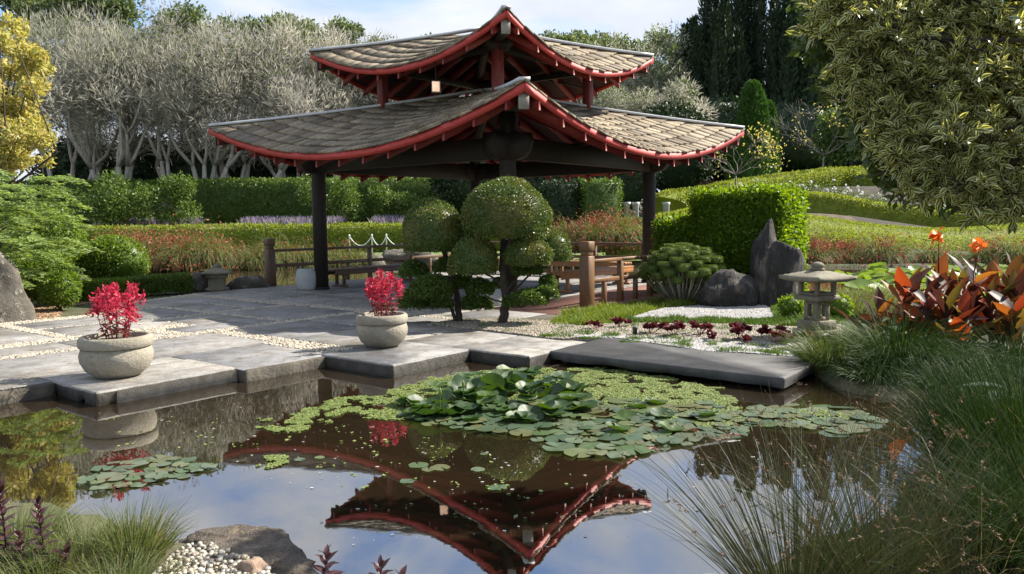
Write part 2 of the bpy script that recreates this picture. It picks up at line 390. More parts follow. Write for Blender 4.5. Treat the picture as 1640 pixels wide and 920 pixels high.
M_BARK = stonemat('dark_bark', [(0.025,0.02,0.015),(0.055,0.042,0.03),(0.09,0.07,0.05)], 6, 14, 0.8, None, (3,3,0.6))
M_YELLOW = leafmat('yellow_leaf', [(0.42,0.38,0.12),(0.50,0.46,0.17),(0.35,0.37,0.11),(0.45,0.32,0.12)], 0.5, 0.45, (1.3,1.25,0.6))
M_FEATHER = leafmat('feathery_leaf', [(0.14,0.21,0.06),(0.20,0.28,0.085),(0.27,0.34,0.12)], 0.6, 0.45)
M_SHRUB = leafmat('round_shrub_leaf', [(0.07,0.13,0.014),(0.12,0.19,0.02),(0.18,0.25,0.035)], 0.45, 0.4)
M_SALVIA = leafmat('salvia_flower', [(0.17,0.12,0.22),(0.25,0.19,0.30),(0.32,0.27,0.36),(0.13,0.16,0.10),(0.16,0.18,0.12)], 0.8, 0.3, (1.1,1.0,1.1))
M_CORAL = leafmat('coral_flower', [(0.30,0.06,0.035),(0.36,0.11,0.055),(0.24,0.05,0.04),(0.30,0.14,0.07)], 0.7, 0.3, (1.2,1,0.9))
M_CORALGRASS = leafmat('coral_stem', [(0.07,0.11,0.022),(0.11,0.145,0.035),(0.16,0.17,0.055),(0.14,0.11,0.045)], 0.7, 0.3)
M_ROSE = leafmat('white_rose', [(0.75,0.74,0.68),(0.85,0.84,0.80)], 0.6, 0.3, (1,1,1))
M_GRASS = leafmat('tussock_blade', [(0.035,0.07,0.012),(0.065,0.115,0.02),(0.10,0.15,0.035),(0.16,0.155,0.06)], 0.45, 0.3)
M_DGRASS = leafmat('shaded_tussock_blade', [(0.014,0.034,0.006),(0.026,0.056,0.009),(0.042,0.078,0.014)], 0.55, 0.15, spec=0.2)  # dark green blades, deepened for the shade over the right bank
M_RUSH = leafmat('rush_stem', [(0.03,0.05,0.014),(0.05,0.07,0.02),(0.075,0.075,0.028),(0.10,0.08,0.04)], 0.5, 0.1)
M_DRYGRASS = leafmat('dry_blade', [(0.2,0.16,0.08),(0.3,0.24,0.13),(0.14,0.13,0.05)], 0.7, 0.3)
M_SEED = leafmat('seed_head', [(0.08,0.05,0.03),(0.14,0.085,0.05),(0.2,0.13,0.08)], 0.8, 0.1)
M_LGRASS = leafmat('light_grass_blade', [(0.06,0.095,0.025),(0.10,0.135,0.04),(0.155,0.17,0.075),(0.2,0.185,0.10)], 0.55, 0.35, spec=0.25)
M_MONDO = leafmat('ground_cover_blade', [(0.035,0.08,0.014),(0.065,0.125,0.018),(0.12,0.18,0.025)], 0.5, 0.35)
M_MONDOY = leafmat('lime_cover_blade', [(0.07,0.13,0.018),(0.14,0.20,0.025),(0.24,0.28,0.04),(0.05,0.10,0.016)], 0.55, 0.4)
M_DUCK = leafmat('duckweed_leaf', [(0.10,0.15,0.03),(0.15,0.20,0.045),(0.20,0.25,0.07),(0.12,0.13,0.05)], 0.6, 0.1)
M_MAGENTA = leafmat('magenta_leaf', [(0.50,0.012,0.055),(0.66,0.03,0.09),(0.30,0.008,0.03),(0.70,0.12,0.16),(0.20,0.012,0.025),(0.58,0.02,0.07)], 0.55, 0.4, (1.2,1.0,1.05))
M_MSTEM = solid('magenta_stem', [(0.16,0.01,0.03),(0.28,0.02,0.05)], 20, 0.6)
M_DARKRED = leafmat('dark_red_leaf', [(0.06,0.008,0.012),(0.11,0.014,0.018),(0.16,0.03,0.03)], 0.45, 0.2, (1.3,1,1))
M_PURPLE = leafmat('purple_leaf', [(0.03,0.014,0.016),(0.055,0.022,0.024),(0.085,0.035,0.035)], 0.4, 0.2, (1.4,1,1), with_obj=True)
M_CANNA = leafmat('canna_leaf', [(0.035,0.014,0.014),(0.26,0.05,0.014),(0.045,0.016,0.018),(0.04,0.018,0.016),(0.22,0.10,0.02),(0.34,0.045,0.014),(0.06,0.02,0.016),(0.04,0.014,0.016),(0.12,0.10,0.025),(0.05,0.016,0.014),(0.03,0.013,0.015),(0.26,0.09,0.018),(0.035,0.014,0.016),(0.09,0.085,0.022),(0.05,0.016,0.012)], 0.5, 0.4, (1.8,1.4,0.7), with_obj=True, spec=0.3)
M_CFLOWER = leafmat('canna_flower', [(0.75,0.15,0.02),(0.85,0.24,0.03)], 0.5, 0.4, (1.1,1,0.9))
M_LOTUS = leafmat('lotus_leaf', [(0.10,0.17,0.03),(0.15,0.23,0.04),(0.2,0.28,0.06)], 0.45, 0.35)
M_CHIP = pebmat('bark_chip', [(0.16,0.09,0.05),(0.26,0.16,0.09),(0.34,0.22,0.13),(0.1,0.065,0.04)], 0.9)
def lilymat(name, cols, rough, trans):
    m, t, o, p = newmat(name)
    c = ramp(t, rand_island(t, True), cols)
    sp = ramp(t, noise(t, 14, 5), [(0.75,0.78,0.7),(1.1,1.1,1.05)], [0.3, 0.65])
    c = mixc(t, 1.0, c, sp, 'MULTIPLY'); t.links.new(c, p.inputs['Base Color'])
    p.inputs['Roughness'].default_value = rough; p.inputs['Specular IOR Level'].default_value = 0.5
    tr = N(t, 'ShaderNodeBsdfTranslucent'); ms = N(t, 'ShaderNodeMixShader'); ms.inputs[0].default_value = trans
    t.links.new(mixc(t, 1.0, c, (1.6,1.6,0.4), 'MULTIPLY'), tr.inputs['Color'])
    t.links.new(p.outputs[0], ms.inputs[1]); t.links.new(tr.outputs[0], ms.inputs[2]); t.links.new(ms.outputs[0], o.inputs[0]); return m
M_LILY = lilymat('lily_pad', [(0.05,0.085,0.045),(0.085,0.12,0.07),(0.115,0.145,0.095),(0.06,0.10,0.035),(0.13,0.14,0.07),(0.075,0.11,0.065),(0.05,0.08,0.05),(0.12,0.115,0.05),(0.09,0.12,0.08)], 0.3, 0.1)
M_LILYUP = lilymat('lily_pad_raised', [(0.018,0.05,0.012),(0.035,0.075,0.018),(0.06,0.105,0.02),(0.03,0.065,0.03)], 0.5, 0.25)
def varmat():
    m, t, o, p = newmat('variegated_leaf')
    e = N(t, 'ShaderNodeAttribute', attribute_name='edge').outputs['Fac']
    r = rand_island(t, True)
    g = ramp(t, r, [(0.04,0.075,0.016),(0.065,0.105,0.022),(0.10,0.135,0.035)])
    cm = ramp(t, r, [(0.52,0.50,0.20),(0.64,0.60,0.30),(0.38,0.40,0.13)])
    f = ramp(t, e, [(0,0,0),(1,1,1)], [0.38, 0.55])
    c = mixc(t, f, g, cm); t.links.new(c, p.inputs['Base Color']); p.inputs['Roughness'].default_value = 0.4
    tr = N(t, 'ShaderNodeBsdfTranslucent'); ms = N(t, 'ShaderNodeMixShader'); ms.inputs[0].default_value = 0.3
    t.links.new(mixc(t, 1.0, c, (1.5,1.4,0.6), 'MULTIPLY'), tr.inputs['Color'])
    t.links.new(p.outputs[0], ms.inputs[1]); t.links.new(tr.outputs[0], ms.inputs[2]); t.links.new(ms.outputs[0], o.inputs[0]); return m
M_VAR = varmat()
def lampmat():
    m, t, o, p = newmat('lamp_glass'); p.inputs['Base Color'].default_value = (0.8,0.5,0.35,1); p.inputs['Roughness'].default_value = 0.1
    p.inputs['Emission Color'].default_value = (1.0,0.62,0.42,1); p.inputs['Emission Strength'].default_value = 0.3; return m
M_LAMP = lampmat()

# ------------------------------------------------------------------ vegetation helpers
def leafset(mb, pts, axis, size, width=0.45, up=None, curl=0.15):
    """one bent diamond leaf (a quad) per point: axis = growing direction"""
    n = len(pts); pts = np.asarray(pts); a = unit(axis); size = np.broadcast_to(np.asarray(size, float), (n,))[:, None]
    r = rng.normal(size=(n, 3)) if up is None else unit(up) + 0.35*rng.normal(size=(n, 3))
    b = unit(np.cross(a, r)); c = np.cross(b, a)
    v = np.stack([pts, pts + a*size*0.5 + b*size*width*0.5 + c*size*curl, pts + a*size, pts + a*size*0.5 - b*size*width*0.5 + c*size*curl], 1).reshape(-1, 3)
    q = np.arange(n)[:, None]*4 + np.array([0, 1, 2, 3])
    return mb.add(v, q)
def strips(mb, base, d0, length, width, droop, seg=5, side=None, wtip=0.15):
    """arching grass blades: base (n,3), start direction d0, gravity droop"""
    n = len(base); d = unit(d0); length = np.broadcast_to(np.asarray(length, float), (n,)); width = np.broadcast_to(np.asarray(width, float), (n,))
    droop = np.broadcast_to(np.asarray(droop, float), (n,))
    ctr = [np.array(base, float)]; step = (length/seg)[:, None]
    for k in range(seg):
        ctr.append(ctr[-1] + d*step); d = unit(d + np.array([0, 0, -1.0])*(droop*(k+1)/seg)[:, None])
    sd = unit(np.cross(d0, rng.normal(size=(n, 3)))) if side is None else unit(side)
    vs = []
    for k in range(seg+1):
        wd = (width*(1-(1-wtip)*(k/seg)**1.3)*0.5)[:, None]
        vs += [ctr[k]-sd*wd, ctr[k]+sd*wd]
    m = 2*(seg+1); v = np.stack(vs, 1).reshape(-1, 3)
    q = np.array([[2*k, 2*k+1, 2*k+3, 2*k+2] for k in range(seg)])
    f = (np.arange(n)[:, None, None]*m + q).reshape(-1, 4)
    mb.add(v, f); return ctr[-1]
def ball_pts(n, c, r, shell=0.35, zmin=-1.0):
    """points in the outer shell of an ellipsoid, with outward normals"""
    c = np.asarray(c, float); r = np.asarray(r, float)*np.ones(3)
    d = unit(rng.normal(size=(int(n*2.6)+20, 3))); d = d[d[:, 2] > zmin][:n]
    rad = 1 - shell*rng.random(len(d))**1.5
    return c + d*rad[:, None]*r, unit(d/r)
def blob(mb, c, r, sub=14, amp=0.08, fr=2.0, zcut=None, seed=0):
    """closed uneven ellipsoid"""
    c = np.asarray(c, float); r = np.asarray(r, float)*np.ones(3)
    th = np.linspace(0, math.pi, sub//2+2)[1:-1]; ph = np.linspace(0, 2*math.pi, sub, endpoint=False)
    d = np.array([[math.sin(a)*math.cos(b), math.sin(a)*math.sin(b), math.cos(a)] for a in th for b in ph] + [[0,0,1],[0,0,-1]])
    s = np.array([1+amp*mnoise.noise(Vector(x*fr)+Vector((seed*3.1, seed, 0))) for x in d])
    p = d*s[:, None]*r
    if zcut is not None: p[:, 2] = np.maximum(p[:, 2], zcut*r[2])
    m = len(th); i = np.arange(m-1)[:, None]*sub; j = np.arange(sub)[None]; jn = (j+1) % sub
    q = np.stack([i+j, i+sub+j, i+sub+jn, i+jn], -1).reshape(-1, 4); j = j[0]; jn = jn[0]
    t1 = np.stack([np.full(sub, m*sub), j, jn], -1); t2 = np.stack([np.full(sub, m*sub+1), (m-1)*sub+jn, (m-1)*sub+j], -1)
    return mb.add(p+c, q, t1, t2)
def limbs(mb, start, d, length, rad, depth, split=3, spread=0.55, tips=None, sides=6, up=0.15, ratio=0.72, minr=0.006):
    d = unit(np.asarray(d, float)); p = np.asarray(start, float); k = 4; path = [p]
    for i in range(k):
        d = unit(d + rng.normal(size=3)*0.13 + np.array([0, 0, up])*0.5); p = p + d*length/k; path.append(p)
    mb.tube(path, np.linspace(rad, max(minr, rad*0.62), k+1), max(3, sides))
    if depth == 0:
        if tips is not None: tips.append((p, d))
        return
    for i in range(split):
        a = rng.normal(size=3); a = unit(a - d*np.dot(a, d)); nd = unit(d + a*spread*(0.6+0.8*rng.random()))
        limbs(mb, path[-1] if i else path[-1], nd, length*ratio*(0.8+0.4*rng.random()), max(minr, rad*0.6), depth-1, split, spread, tips, max(3, sides-1), up, ratio, minr)
def pts_in_poly(poly, n):
    poly = np.asarray(poly)[:, :2]; lo = poly.min(0); hi = poly.max(0); res = []
    tot = 0
    while tot < n:
        p = lo + (hi-lo)*rng.random((n*2, 2)); k = inpoly(p, poly); res.append(p[k]); tot += k.sum()
    return np.concatenate(res)[:n]
def inpoly(p, poly):
    x, y = p[:, 0], p[:, 1]; ins = np.zeros(len(p), bool); j = len(poly)-1
    for i in range(len(poly)):
        xi, yi = poly[i]; xj, yj = poly[j]
        c = ((yi > y) != (yj > y)) & (x < (xj-xi)*(y-yi)/(yj-yi+1e-12)+xi); ins ^= c; j = i
    return ins
def sdist(p, poly):
    d = np.full(len(p), 1e9); n = len(poly)
    for i in range(n):
        a = poly[i]; b = poly[(i+1) % n]; ab = b-a; t = np.clip(((p-a)@ab)/(ab@ab), 0, 1)
        d = np.minimum(d, np.linalg.norm(p-(a+t[:, None]*ab), axis=1))
    return np.where(inpoly(p, poly), -d, d)
OCT = np.array([[1,0,0],[0,1,0],[-1,0,0],[0,-1,0],[0,0,1],[0,0,-1]], float)
OCTF = np.array([[0,1,4],[1,2,4],[2,3,4],[3,0,4],[1,0,5],[2,1,5],[3,2,5],[0,3,5]])
CUBO = unit(np.array([[x,y,z] for z in (-.75,.75) for x,y in ((1,0),(.5,.87),(-.5,.87),(-1,0),(-.5,-.87),(.5,-.87))]))
CUBOF = np.array([[i, (i+1) % 6, 6+(i+1) % 6, 6+i] for i in range(6)])
def pebbles(mb, p, size, flat=0.6, hexa=False):
    """small rounded stones at p (n,3)"""
    n = len(p); base = CUBO if hexa else OCT; size = np.broadcast_to(np.asarray(size, float), (n,))
    a = rng.random(n)*6.283; ca, sa = np.cos(a), np.sin(a)
    sc = size[:, None]*(0.7+0.6*rng.random((n, 3))); sc[:, 2] *= flat
    q = base[None]*sc[:, None, :]
    x = q[..., 0]*ca[:, None]-q[..., 1]*sa[:, None]; y = q[..., 0]*sa[:, None]+q[..., 1]*ca[:, None]
    v = np.stack([x, y, q[..., 2]], -1) + p[:, None, :]; k = len(base)
    o = np.arange(n)[:, None, None]*k
    if hexa: return mb.add(v.reshape(-1, 3), (o+CUBOF).reshape(-1, 4), (np.arange(n)[:, None]*k+np.array([5,4,3,2,1,0])), (np.arange(n)[:, None]*k+np.array([6,7,8,9,10,11])))
    return mb.add(v.reshape(-1, 3), (o+OCTF).reshape(-1, 3))
# ================================================================== SETTING
def uvp(*a): return [UV(u, v)[:2] for u, v in a]
def gp(z, *a): return [G(x, y, z)[:2] for x, y in a]
POND = np.array(
    gp(WZ, (-420,740),(0,800),(150,822),(280,856),(455,908),(520,975),(980,975),(1180,915),(1400,815),(1460,720),(1640,700),(1990,690),(2100,655),(1640,648),(1500,652),(1400,640),(1330,628))
    + uvp((9.45,-5.9),(9.45,-6.9),(6.5,-6.9),(6.5,-7.35),(5.55,-7.35),(5.6,-8.6),(4.4,-8.6),(4.4,-11.3),(3.4,-11.3),(3.4,-16)))
REAR = np.array([(-11.5,23.0),(-9.2,21.4),(-7.7,20.2),(-6.0,19.4),(-3,20.5),(4,20.0),(6.2,17.6),(8.0,16.2),(10.5,15.2),(15,15.4),(20,17),(21,27.2),(12,26.6),(7,27.6),(3,29.5),(-1.5,33),(-5,35.5),(-9,33),(-11.5,30.5),(-14,27)], float)
def sm(a, b, x): t = np.clip((x-a)/(b-a), 0, 1); return t*t*(3-2*t)
def terrain(x, y):
    x = np.asarray(x, float); y = np.asarray(y, float)
    left = 1.25*sm(42.3, 43.2, y) + 0.45*sm(46, 54, y)
    hill = np.interp(y, [28, 30.6, 36.5, 38, 46, 60, 90], [0, 0.25, 1.75, 1.9, 3.35, 4.2, 5])
    wr = sm(5.0, 13.0, x-(y-30)*0.10)
    hill = hill*(1-0.45*sm(14, 21, x)*(1-sm(40, 46, y)))
    z = left*(1-wr) + hill*wr
    z = np.maximum(z, 0) - 0.05
    return z
def th(x, y): return float(terrain(x, y))
def make_ground():
    def axis(lo, hi, st, far, g=1.16):
        a = list(np.arange(lo, hi+1e-6, st)); s = st
        while a[-1] < far: s *= g; a.append(a[-1]+s)
        s = st; b = [lo]
        return a
    xs = axis(0, 12, 0.2, 700); xs = np.array(sorted(set([-x for x in xs]+xs)))
    ys = np.array(sorted([1.0-(q-0.0) for q in axis(0, 0.2, 0.2, 60, 1.5)][1:] + axis(1.0, 37, 0.2, 900)))
    X, Y = np.meshgrid(xs, ys); P = np.c_[X.ravel(), Y.ravel()]
    z = terrain(P[:, 0], P[:, 1])
    for poly in (POND, REAR):
        d = sdist(P, poly); z = np.where(d < 0.12, -0.05 + np.clip((0.12-d)/0.4, 0, 1)*-0.75, z)
    nx, ny = len(xs), len(ys); i = np.arange(ny-1)[:, None]*nx; j = np.arange(nx-1)[None]
    q = np.stack([i+j, i+j+1, i+nx+j+1, i+nx+j], -1).reshape(-1, 4)
    o = MB().add(np.c_[P, z], q).build('ground', M_GROUND, smooth=True); tag(o, 'brown and mossy garden ground under the beds', kind='structure')
make_ground()
o = MB().add([(-14,1.5,WZ),(9.5,1.5,WZ),(9.5,12.5,WZ),(-14,12.5,WZ)], [[0,1,2,3]]).build('pond_water', M_WATER); tag(o, 'dark brown pond water mirroring sky and pavilion', kind='structure')
o = MB().add([(-16,14.9,WZ),(22,14.9,WZ),(22,37,WZ),(-16,37,WZ)], [[0,1,2,3]]).build('rear_pond_water', M_WATER2); tag(o, 'brown water of the pond behind the pavilion', kind='structure')
# lawn behind the rear pond
def lawn(name, poly, dz, label):
    p = np.asarray(poly, float); c = p.mean(0); n = 24
    lo = p.min(0); hi = p.max(0); xs = np.linspace(lo[0], hi[0], 60); ys = np.linspace(lo[1], hi[1], 40)
    X, Y = np.meshgrid(xs, ys); P = np.c_[X.ravel(), Y.ravel()]; z = terrain(P[:,0], P[:,1])+dz
    nx = 60; i = np.arange(39)[:, None]*nx; j = np.arange(59)[None]; q = np.stack([i+j, i+j+1, i+nx+j+1, i+nx+j], -1).reshape(-1, 4)
    k = inpoly(P[q].mean(1), p)
    return tag(MB().add(np.c_[P, z], q[k]).build(name, M_LAWN, smooth=True), label, kind='structure')
lawn('lawn', [(-22,36.2),(-5,36.3),(-1,34.2),(4,30.5),(6.5,30),(6.5,42),(-22,42)], 0.03, 'mown lawn strip behind the rear pond')
lawn('path', [(-34,43.6),(2,43.6),(2,46.5),(-34,46.5)], 0.03, 'pale strip along the terrace above the clipped hedge')
bpy.data.objects['path'].data.materials[0] = M_CEMENT

# ------------------------------------------------------------------ paving: slabs with pebble strips between
paving = MB().prism([UV(*a)[:2] for a in [(3.55,-16),(3.55,-11.3),(4.6,-11.3),(4.6,-8.75),(5.7,-8.75),(5.7,-7.5),(6.6,-7.5),(6.6,-6.2),(3.75,-6.05),(3.6,-5.0),(5.0,-4.5),(4.7,-2.5),(4.7,4.6),(-4.75,4.6),(-4.8,-5.0),(-3.95,-7.2),(-2.4,-8.5),(-2.4,-16)]], -0.3, -0.014).build('paving', M_CEMENT, base=UV(0,-8))
tag(paving, 'grey paved terrace of slabs and pebble strips', kind='structure')
SLABS = []
def slab(u0, u1, v0, v1, g=0.008): SLABS.append((u0+g, u1-g, v0+g, v1-g))
# in front (towards the pond)
for a in [(1.68,3.2,-16,-12.4),(3.2,3.62,-16,-11.5),(1.68,3.2,-12.4,-10.2),(3.2,3.62,-11.5,-10.0),(3.2,4.72,-10.0,-8.74),(1.68,3.2,-10.2,-8.56),
          (1.68,3.2,-8.26,-6.85),(3.2,4.66,-8.26,-6.85),(4.66,5.68,-7.55,-6.2),(1.68,3.7,-6.82,-5.45),(3.7,4.66,-6.82,-6.16),(5.70,6.80,-7.52,-6.2),
          (0.72,1.42,-16,-12.2),(0.72,1.42,-12.2,-10.3),(0.72,1.42,-10.3,-9.05),(0.72,1.42,-8.75,-7.6),(-0.55,1.42,-7.6,-7.15),(-0.55,1.42,-7.0,-5.5),(-0.45,0.72,-8.2,-7.6),
          (-2.0,0.3,-16,-12.3),(-2.0,0.3,-12.3,-10.12),(-0.85,0.3,-9.9,-8.25),(-1.95,-0.95,-9.9,-8.5),(-2.3,-0.7,-8.4,-7.2),
          (-3.9,-2.3,-7.0,-5.55),(-2.3,-0.75,-7.0,-6.3),(-2.3,-0.75,-6.2,-5.55)]: slab(*a)
us = [-4.7,-3.2,-1.7,-0.2,1.45]; vs_ = [-5.2,-3.7,-2.0,-0.3,1.4,3.1,4.5]
for i in range(len(us)-1):
    for j in range(len(vs_)-1): slab(us[i]+0.02, us[i+1]-0.02, vs_[j]+0.02, vs_[j+1]-0.02)
for j in range(len(vs_)-1): slab(1.68, 3.15, vs_[j]+0.02, vs_[j+1]-0.02)
slab(3.18, 4.55, -5.2, -3.95); slab(3.75, 4.7, -5.9, -5.22)
AX = np.array([UN, VT, UZ])
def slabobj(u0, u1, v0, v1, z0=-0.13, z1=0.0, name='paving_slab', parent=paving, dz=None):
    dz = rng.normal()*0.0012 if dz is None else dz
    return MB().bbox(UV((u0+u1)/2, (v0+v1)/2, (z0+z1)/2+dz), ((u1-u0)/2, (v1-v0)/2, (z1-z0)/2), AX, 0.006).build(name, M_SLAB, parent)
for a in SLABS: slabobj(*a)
# red brick strip under the railing
o = MB().box(UV(3.95, 0.4, -0.07), (0.78, 4.3, 0.075), AX).build('brick_paving', M_BRICK, base=UV(3.95, 0.4)); tag(o, 'red brick strip along the railing side of the terrace', kind='structure')
# edge stones over the water
def rough_slab(name, label, u0, u1, v0, v1, z0, z1, jag, group, mat=M_SLAB):
    mb = MB(); n = 40
    def side(p, q):
        r = [];
        for k in range(n):
            t = k/n; r.append((p[0]+(q[0]-p[0])*t, p[1]+(q[1]-p[1])*t))
        return r
    ring = side((u0,v0),(u1,v0))+side((u1,v0),(u1,v1))+side((u1,v1),(u0,v1))+side((u0,v1),(u0,v0))
    top = []; mid = []; low = []
    nx = {0:(0,-1),1:(1,0),2:(0,1),3:(-1,0)}
    for k, (u, v) in enumerate(ring):
        s = k//n; d = nx[s]; j1 = 0.012*mnoise.noise(Vector((u*5, v*5, 1)))+0.008*mnoise.noise(Vector((u*17, v*17, 4))); j2 = jag*(0.45+mnoise.noise(Vector((u*2.3, v*2.3, 7)))+0.5*mnoise.noise(Vector((u*9, v*9, 2))))
        j2 = max(0, j2)
        top.append(UV(u+d[0]*j1, v+d[1]*j1, z1)); mid.append(UV(u+d[0]*(j1+0.012), v+d[1]*(j1+0.012), z1-0.02)); low.append(UV(u-d[0]*j2*0.8, v-d[1]*j2*0.8, z0+min(j2, (z1-z0)*0.6)))
    m = len(ring); V = np.array(top+mid+low); j = np.arange(m); jn = (j+1) % m
    mb.add(V, np.stack([m+j, m+jn, jn, j], -1), np.stack([2*m+j, 2*m+jn, m+jn, m+j], -1), [list(range(m))], [list(range(2*m, 3*m))[::-1]])
    o = mb.build(name, mat, base=UV((u0+u1)/2, (v0+v1)/2, z0)); tag(o, label, 'stone slab', group); return o
EG = 'stone slabs along the pond edge'
rough_slab('edge_slab', 'ragged-edged stone slab jutting over water under the left planter', 3.6, 4.57, -11.5, -9.99, -0.145, 0.008, 0.12, EG)
rough_slab('edge_slab', 'square stone slab at pond edge under the middle planter', 4.68, 5.92, -8.88, -7.58, -0.42, 0.012, 0.015, EG)
rough_slab('edge_slab', 'pale stone slab at pond edge between middle planter and long dark slab', 5.60, 6.83, -7.545, -7.10, -0.42, 0.008, 0.015, EG)
rough_slab('edge_slab', 'long dark stone slab, also toned for tree shade, bridging the pond corner in front of the gravel bed', 6.84, 9.70, -7.12, -5.80, -0.10, 0.012, 0.02, EG, M_SLABDARK)
rough_slab('edge_slab', 'low worn stone kerb at the pond edge between the two planters', 4.45, 4.76, -9.985, -8.89, -0.42, -0.006, 0.01, EG, M_SLABEDGE)
rough_slab('edge_slab', 'worn stone kerb at the pond edge left of the left planter', 3.35, 3.70, -15.5, -11.52, -0.42, -0.006, 0.01, EG, M_SLABEDGE)
MB().box(UV(8.2,-6.3,-0.25),(1.3,0.35,0.14),AX).build('edge_slab', M_SLABEDGE, base=UV(8.2,-6.3,-0.4))
tag(bpy.data.objects['edge_slab.006'] if 'edge_slab.006' in bpy.data.objects else COL.objects[-1], 'dark footing stone under the long slab', 'stone slab', EG)
# pebbles in the strips
spoly = np.array([UV(*a)[:2] for a in [(-4.6,-5.1),(-3.9,-7.1),(-2.35,-8.5),(-2.35,-13),(3.55,-13),(3.55,-11.3),(4.6,-8.7),(4.6,-6.1),(1.6,-3.5),(-4.6,-3.5)]])
pp = pts_in_poly(spoly, 90000); q = np.c_[pp-PC[:2], np.zeros(len(pp))]; qu, qv = q@UN, q@VT
keep = np.ones(len(pp), bool)
for (u0, u1, v0, v1) in SLABS: keep &= ~((qu > u0-0.02) & (qu < u1+0.02) & (qv > v0-0.02) & (qv < v1+0.02))
pp = pp[keep][:16000]
mb = MB(); pebbles(mb, np.c_[pp, np.full(len(pp), -0.008)], 0.026*(0.7+0.6*rng.random(len(pp))), 0.55)
o = mb.build('strip_pebbles', M_PEB, paving); o['kind'] = 'stuff'

# ------------------------------------------------------------------ gravel bed on the right: soil, pebbles, ground cover
bedpx = [(688,521),(725,513),(800,511),(880,514),(905,503),(960,494),(1010,487),(1080,482),(1200,478),(1300,480),(1345,500),(1350,560),(1310,577),(1100,562),(985,544),(900,546),(800,534)]
bed = MB().prism(gp(0, *bedpx), -0.2, 0.006).build('gravel_bed', M_CEMENT, base=G(1050,520)); tag(bed, 'planting bed of pebbles and low green cover beside the terrace', kind='structure')
def scatter(name, label, poly, n, size, mat, z, flat=0.6, hexa=False, excl=None, kind='stuff'):
    p = pts_in_poly(poly, n)
    if excl is not None:
        for e in excl: p = p[~inpoly(p, np.asarray(e)[:, :2])]
    zz = z + 0.012*np.array([mnoise.noise(Vector((a*2, b*2, 0))) for a, b in p])
    mb = MB(); pebbles(mb, np.c_[p, zz], size*(0.7+0.6*rng.random(len(p))), flat, hexa)
    return tag(mb.build(name, mat, base=(*p.mean(0), z)), label, kind=kind)
tanpoly = gp(0, (690,521),(725,514),(800,512),(880,516),(930,524),(985,519),(1060,519),(1160,521),(1275,525),(1320,530),(1310,555),(1270,560),(1100,545),(960,538),(900,545),(800,533))
scatter('tan_pebbles', 'tan pebbles around the topiary trunks', tanpoly, 15000, 0.024, M_TPEB, 0.012)
whiteA = gp(0, (1005,511),(1060,495),(1130,489),(1215,483),(1235,497),(1238,514),(1150,513),(1060,513))
scatter('white_gravel', 'white gravel patch in front of the standing stones', whiteA, 13000, 0.018, M_WPEB, 0.014)
whiteB = gp(0, (880,541),(940,534),(1050,541),(1180,549),(1280,552),(1340,556),(1335,575),(1300,575),(1120,563),(985,543))
scatter('white_gravel', 'white gravel strip along the long dark slab', whiteB, 9000, 0.020, M_WPEB, 0.014)
def cover(name, label, poly, n, h, mat, bw=0.012, thr=None):
    p = pts_in_poly(poly, n)
    if thr is not None: p = p[np.array([mnoise.noise(Vector((x*3.5, y*3.5, 9))) for x, y in p]) > thr]; n = len(p)
    b = np.c_[p, np.full(n, 0.005)]
    d = np.c_[rng.normal(size=(n, 2))*0.55, np.ones(n)]
    hh = h*(0.6+0.6*rng.random(n))*(0.7+0.9*np.array([mnoise.noise(Vector((x*3.2, y*3.2, 3))) for x, y in p]))
    mb = MB(); strips(mb, b, d, np.maximum(hh, 0.02), bw, 0.5, 3)
    return tag(mb.build(name, mat, base=(*p.mean(0), 0)), label, kind='stuff')
cover('ground_cover', 'lime green low cover between terrace corner and white gravel', gp(0, (880,521),(905,506),(955,497),(1010,490),(1060,486),(1110,484),(1118,489),(1050,497),(1005,511),(985,520),(930,523)), 15000, 0.15, M_MONDOY)
cover('ground_cover', 'dark green edging strip below the white gravel patch', gp(0, (985,521),(1005,510),(1060,512),(1150,512),(1238,513),(1290,519),(1275,525),(1160,521),(1050,519)), 9000, 0.10, M_MONDO)
cover('ground_cover', 'green cover around the stone lantern foot', gp(0, (1235,498),(1240,488),(1290,488),(1345,500),(1345,520),(1290,522),(1245,514)), 7000, 0.13, M_MONDO)
for k, (a, b) in enumerate([(880,540),(945,543),(1085,556),(1010,549),(1140,560),(1205,566),(1240,568)]):
    c = G(a, b)[:2]
    cover('ground_cover', ['small green tuft at the left tip of the white gravel','small tuft near the bend of the white gravel strip','tiny tuft midway along the white gravel strip','tiny tuft right of the bend of the gravel strip','tiny tuft in front of the dark red plants','tiny tuft on white gravel near the long slab end','last tiny tuft near the lantern end of the gravel'][k], [c+np.array(d)*s for d, s in (((-1,-.5),.13),((1,-.5),.13),((1,.5),.13),((-1,.5),.13))], 260, 0.06, M_MONDO)
cover('ground_cover', 'scattered green tufts among the white gravel along the long slab', whiteB, 9000, 0.10, M_MONDO, 0.010, 0.08)
cover('ground_cover', 'scattered green tufts among the tan pebbles', tanpoly, 8000, 0.08, M_MONDO, 0.010, 0.2)
# fallen leaves on the paving
lp_ = pts_in_poly(np.array([UV(*a)[:2] for a in [(-4,-6),(-2,-12),(3.4,-12),(6,-7.4),(3.6,-5.2),(1,-3)]]), 260); mbl = MB()
nl_ = len(lp_); az_ = rng.random(nl_)*6.283; V_ = np.stack([np.c_[lp_+np.c_[np.cos(az_+k*1.5708), np.sin(az_+k*1.5708)]*(0.016+0.018*rng.random(nl_))[:, None]*(1.0 if k % 2 else 0.55), np.full(nl_, 0.006)+0.006*(k % 2)*rng.random(nl_)] for k in range(4)], 1).reshape(-1, 3)
tag(mbl.add(V_, np.arange(nl_)[:, None]*4+np.arange(4)).build('fallen_leaves', M_CHIP, base=(*lp_.mean(0), 0)), 'small dry leaves fallen on the paving', kind='stuff')
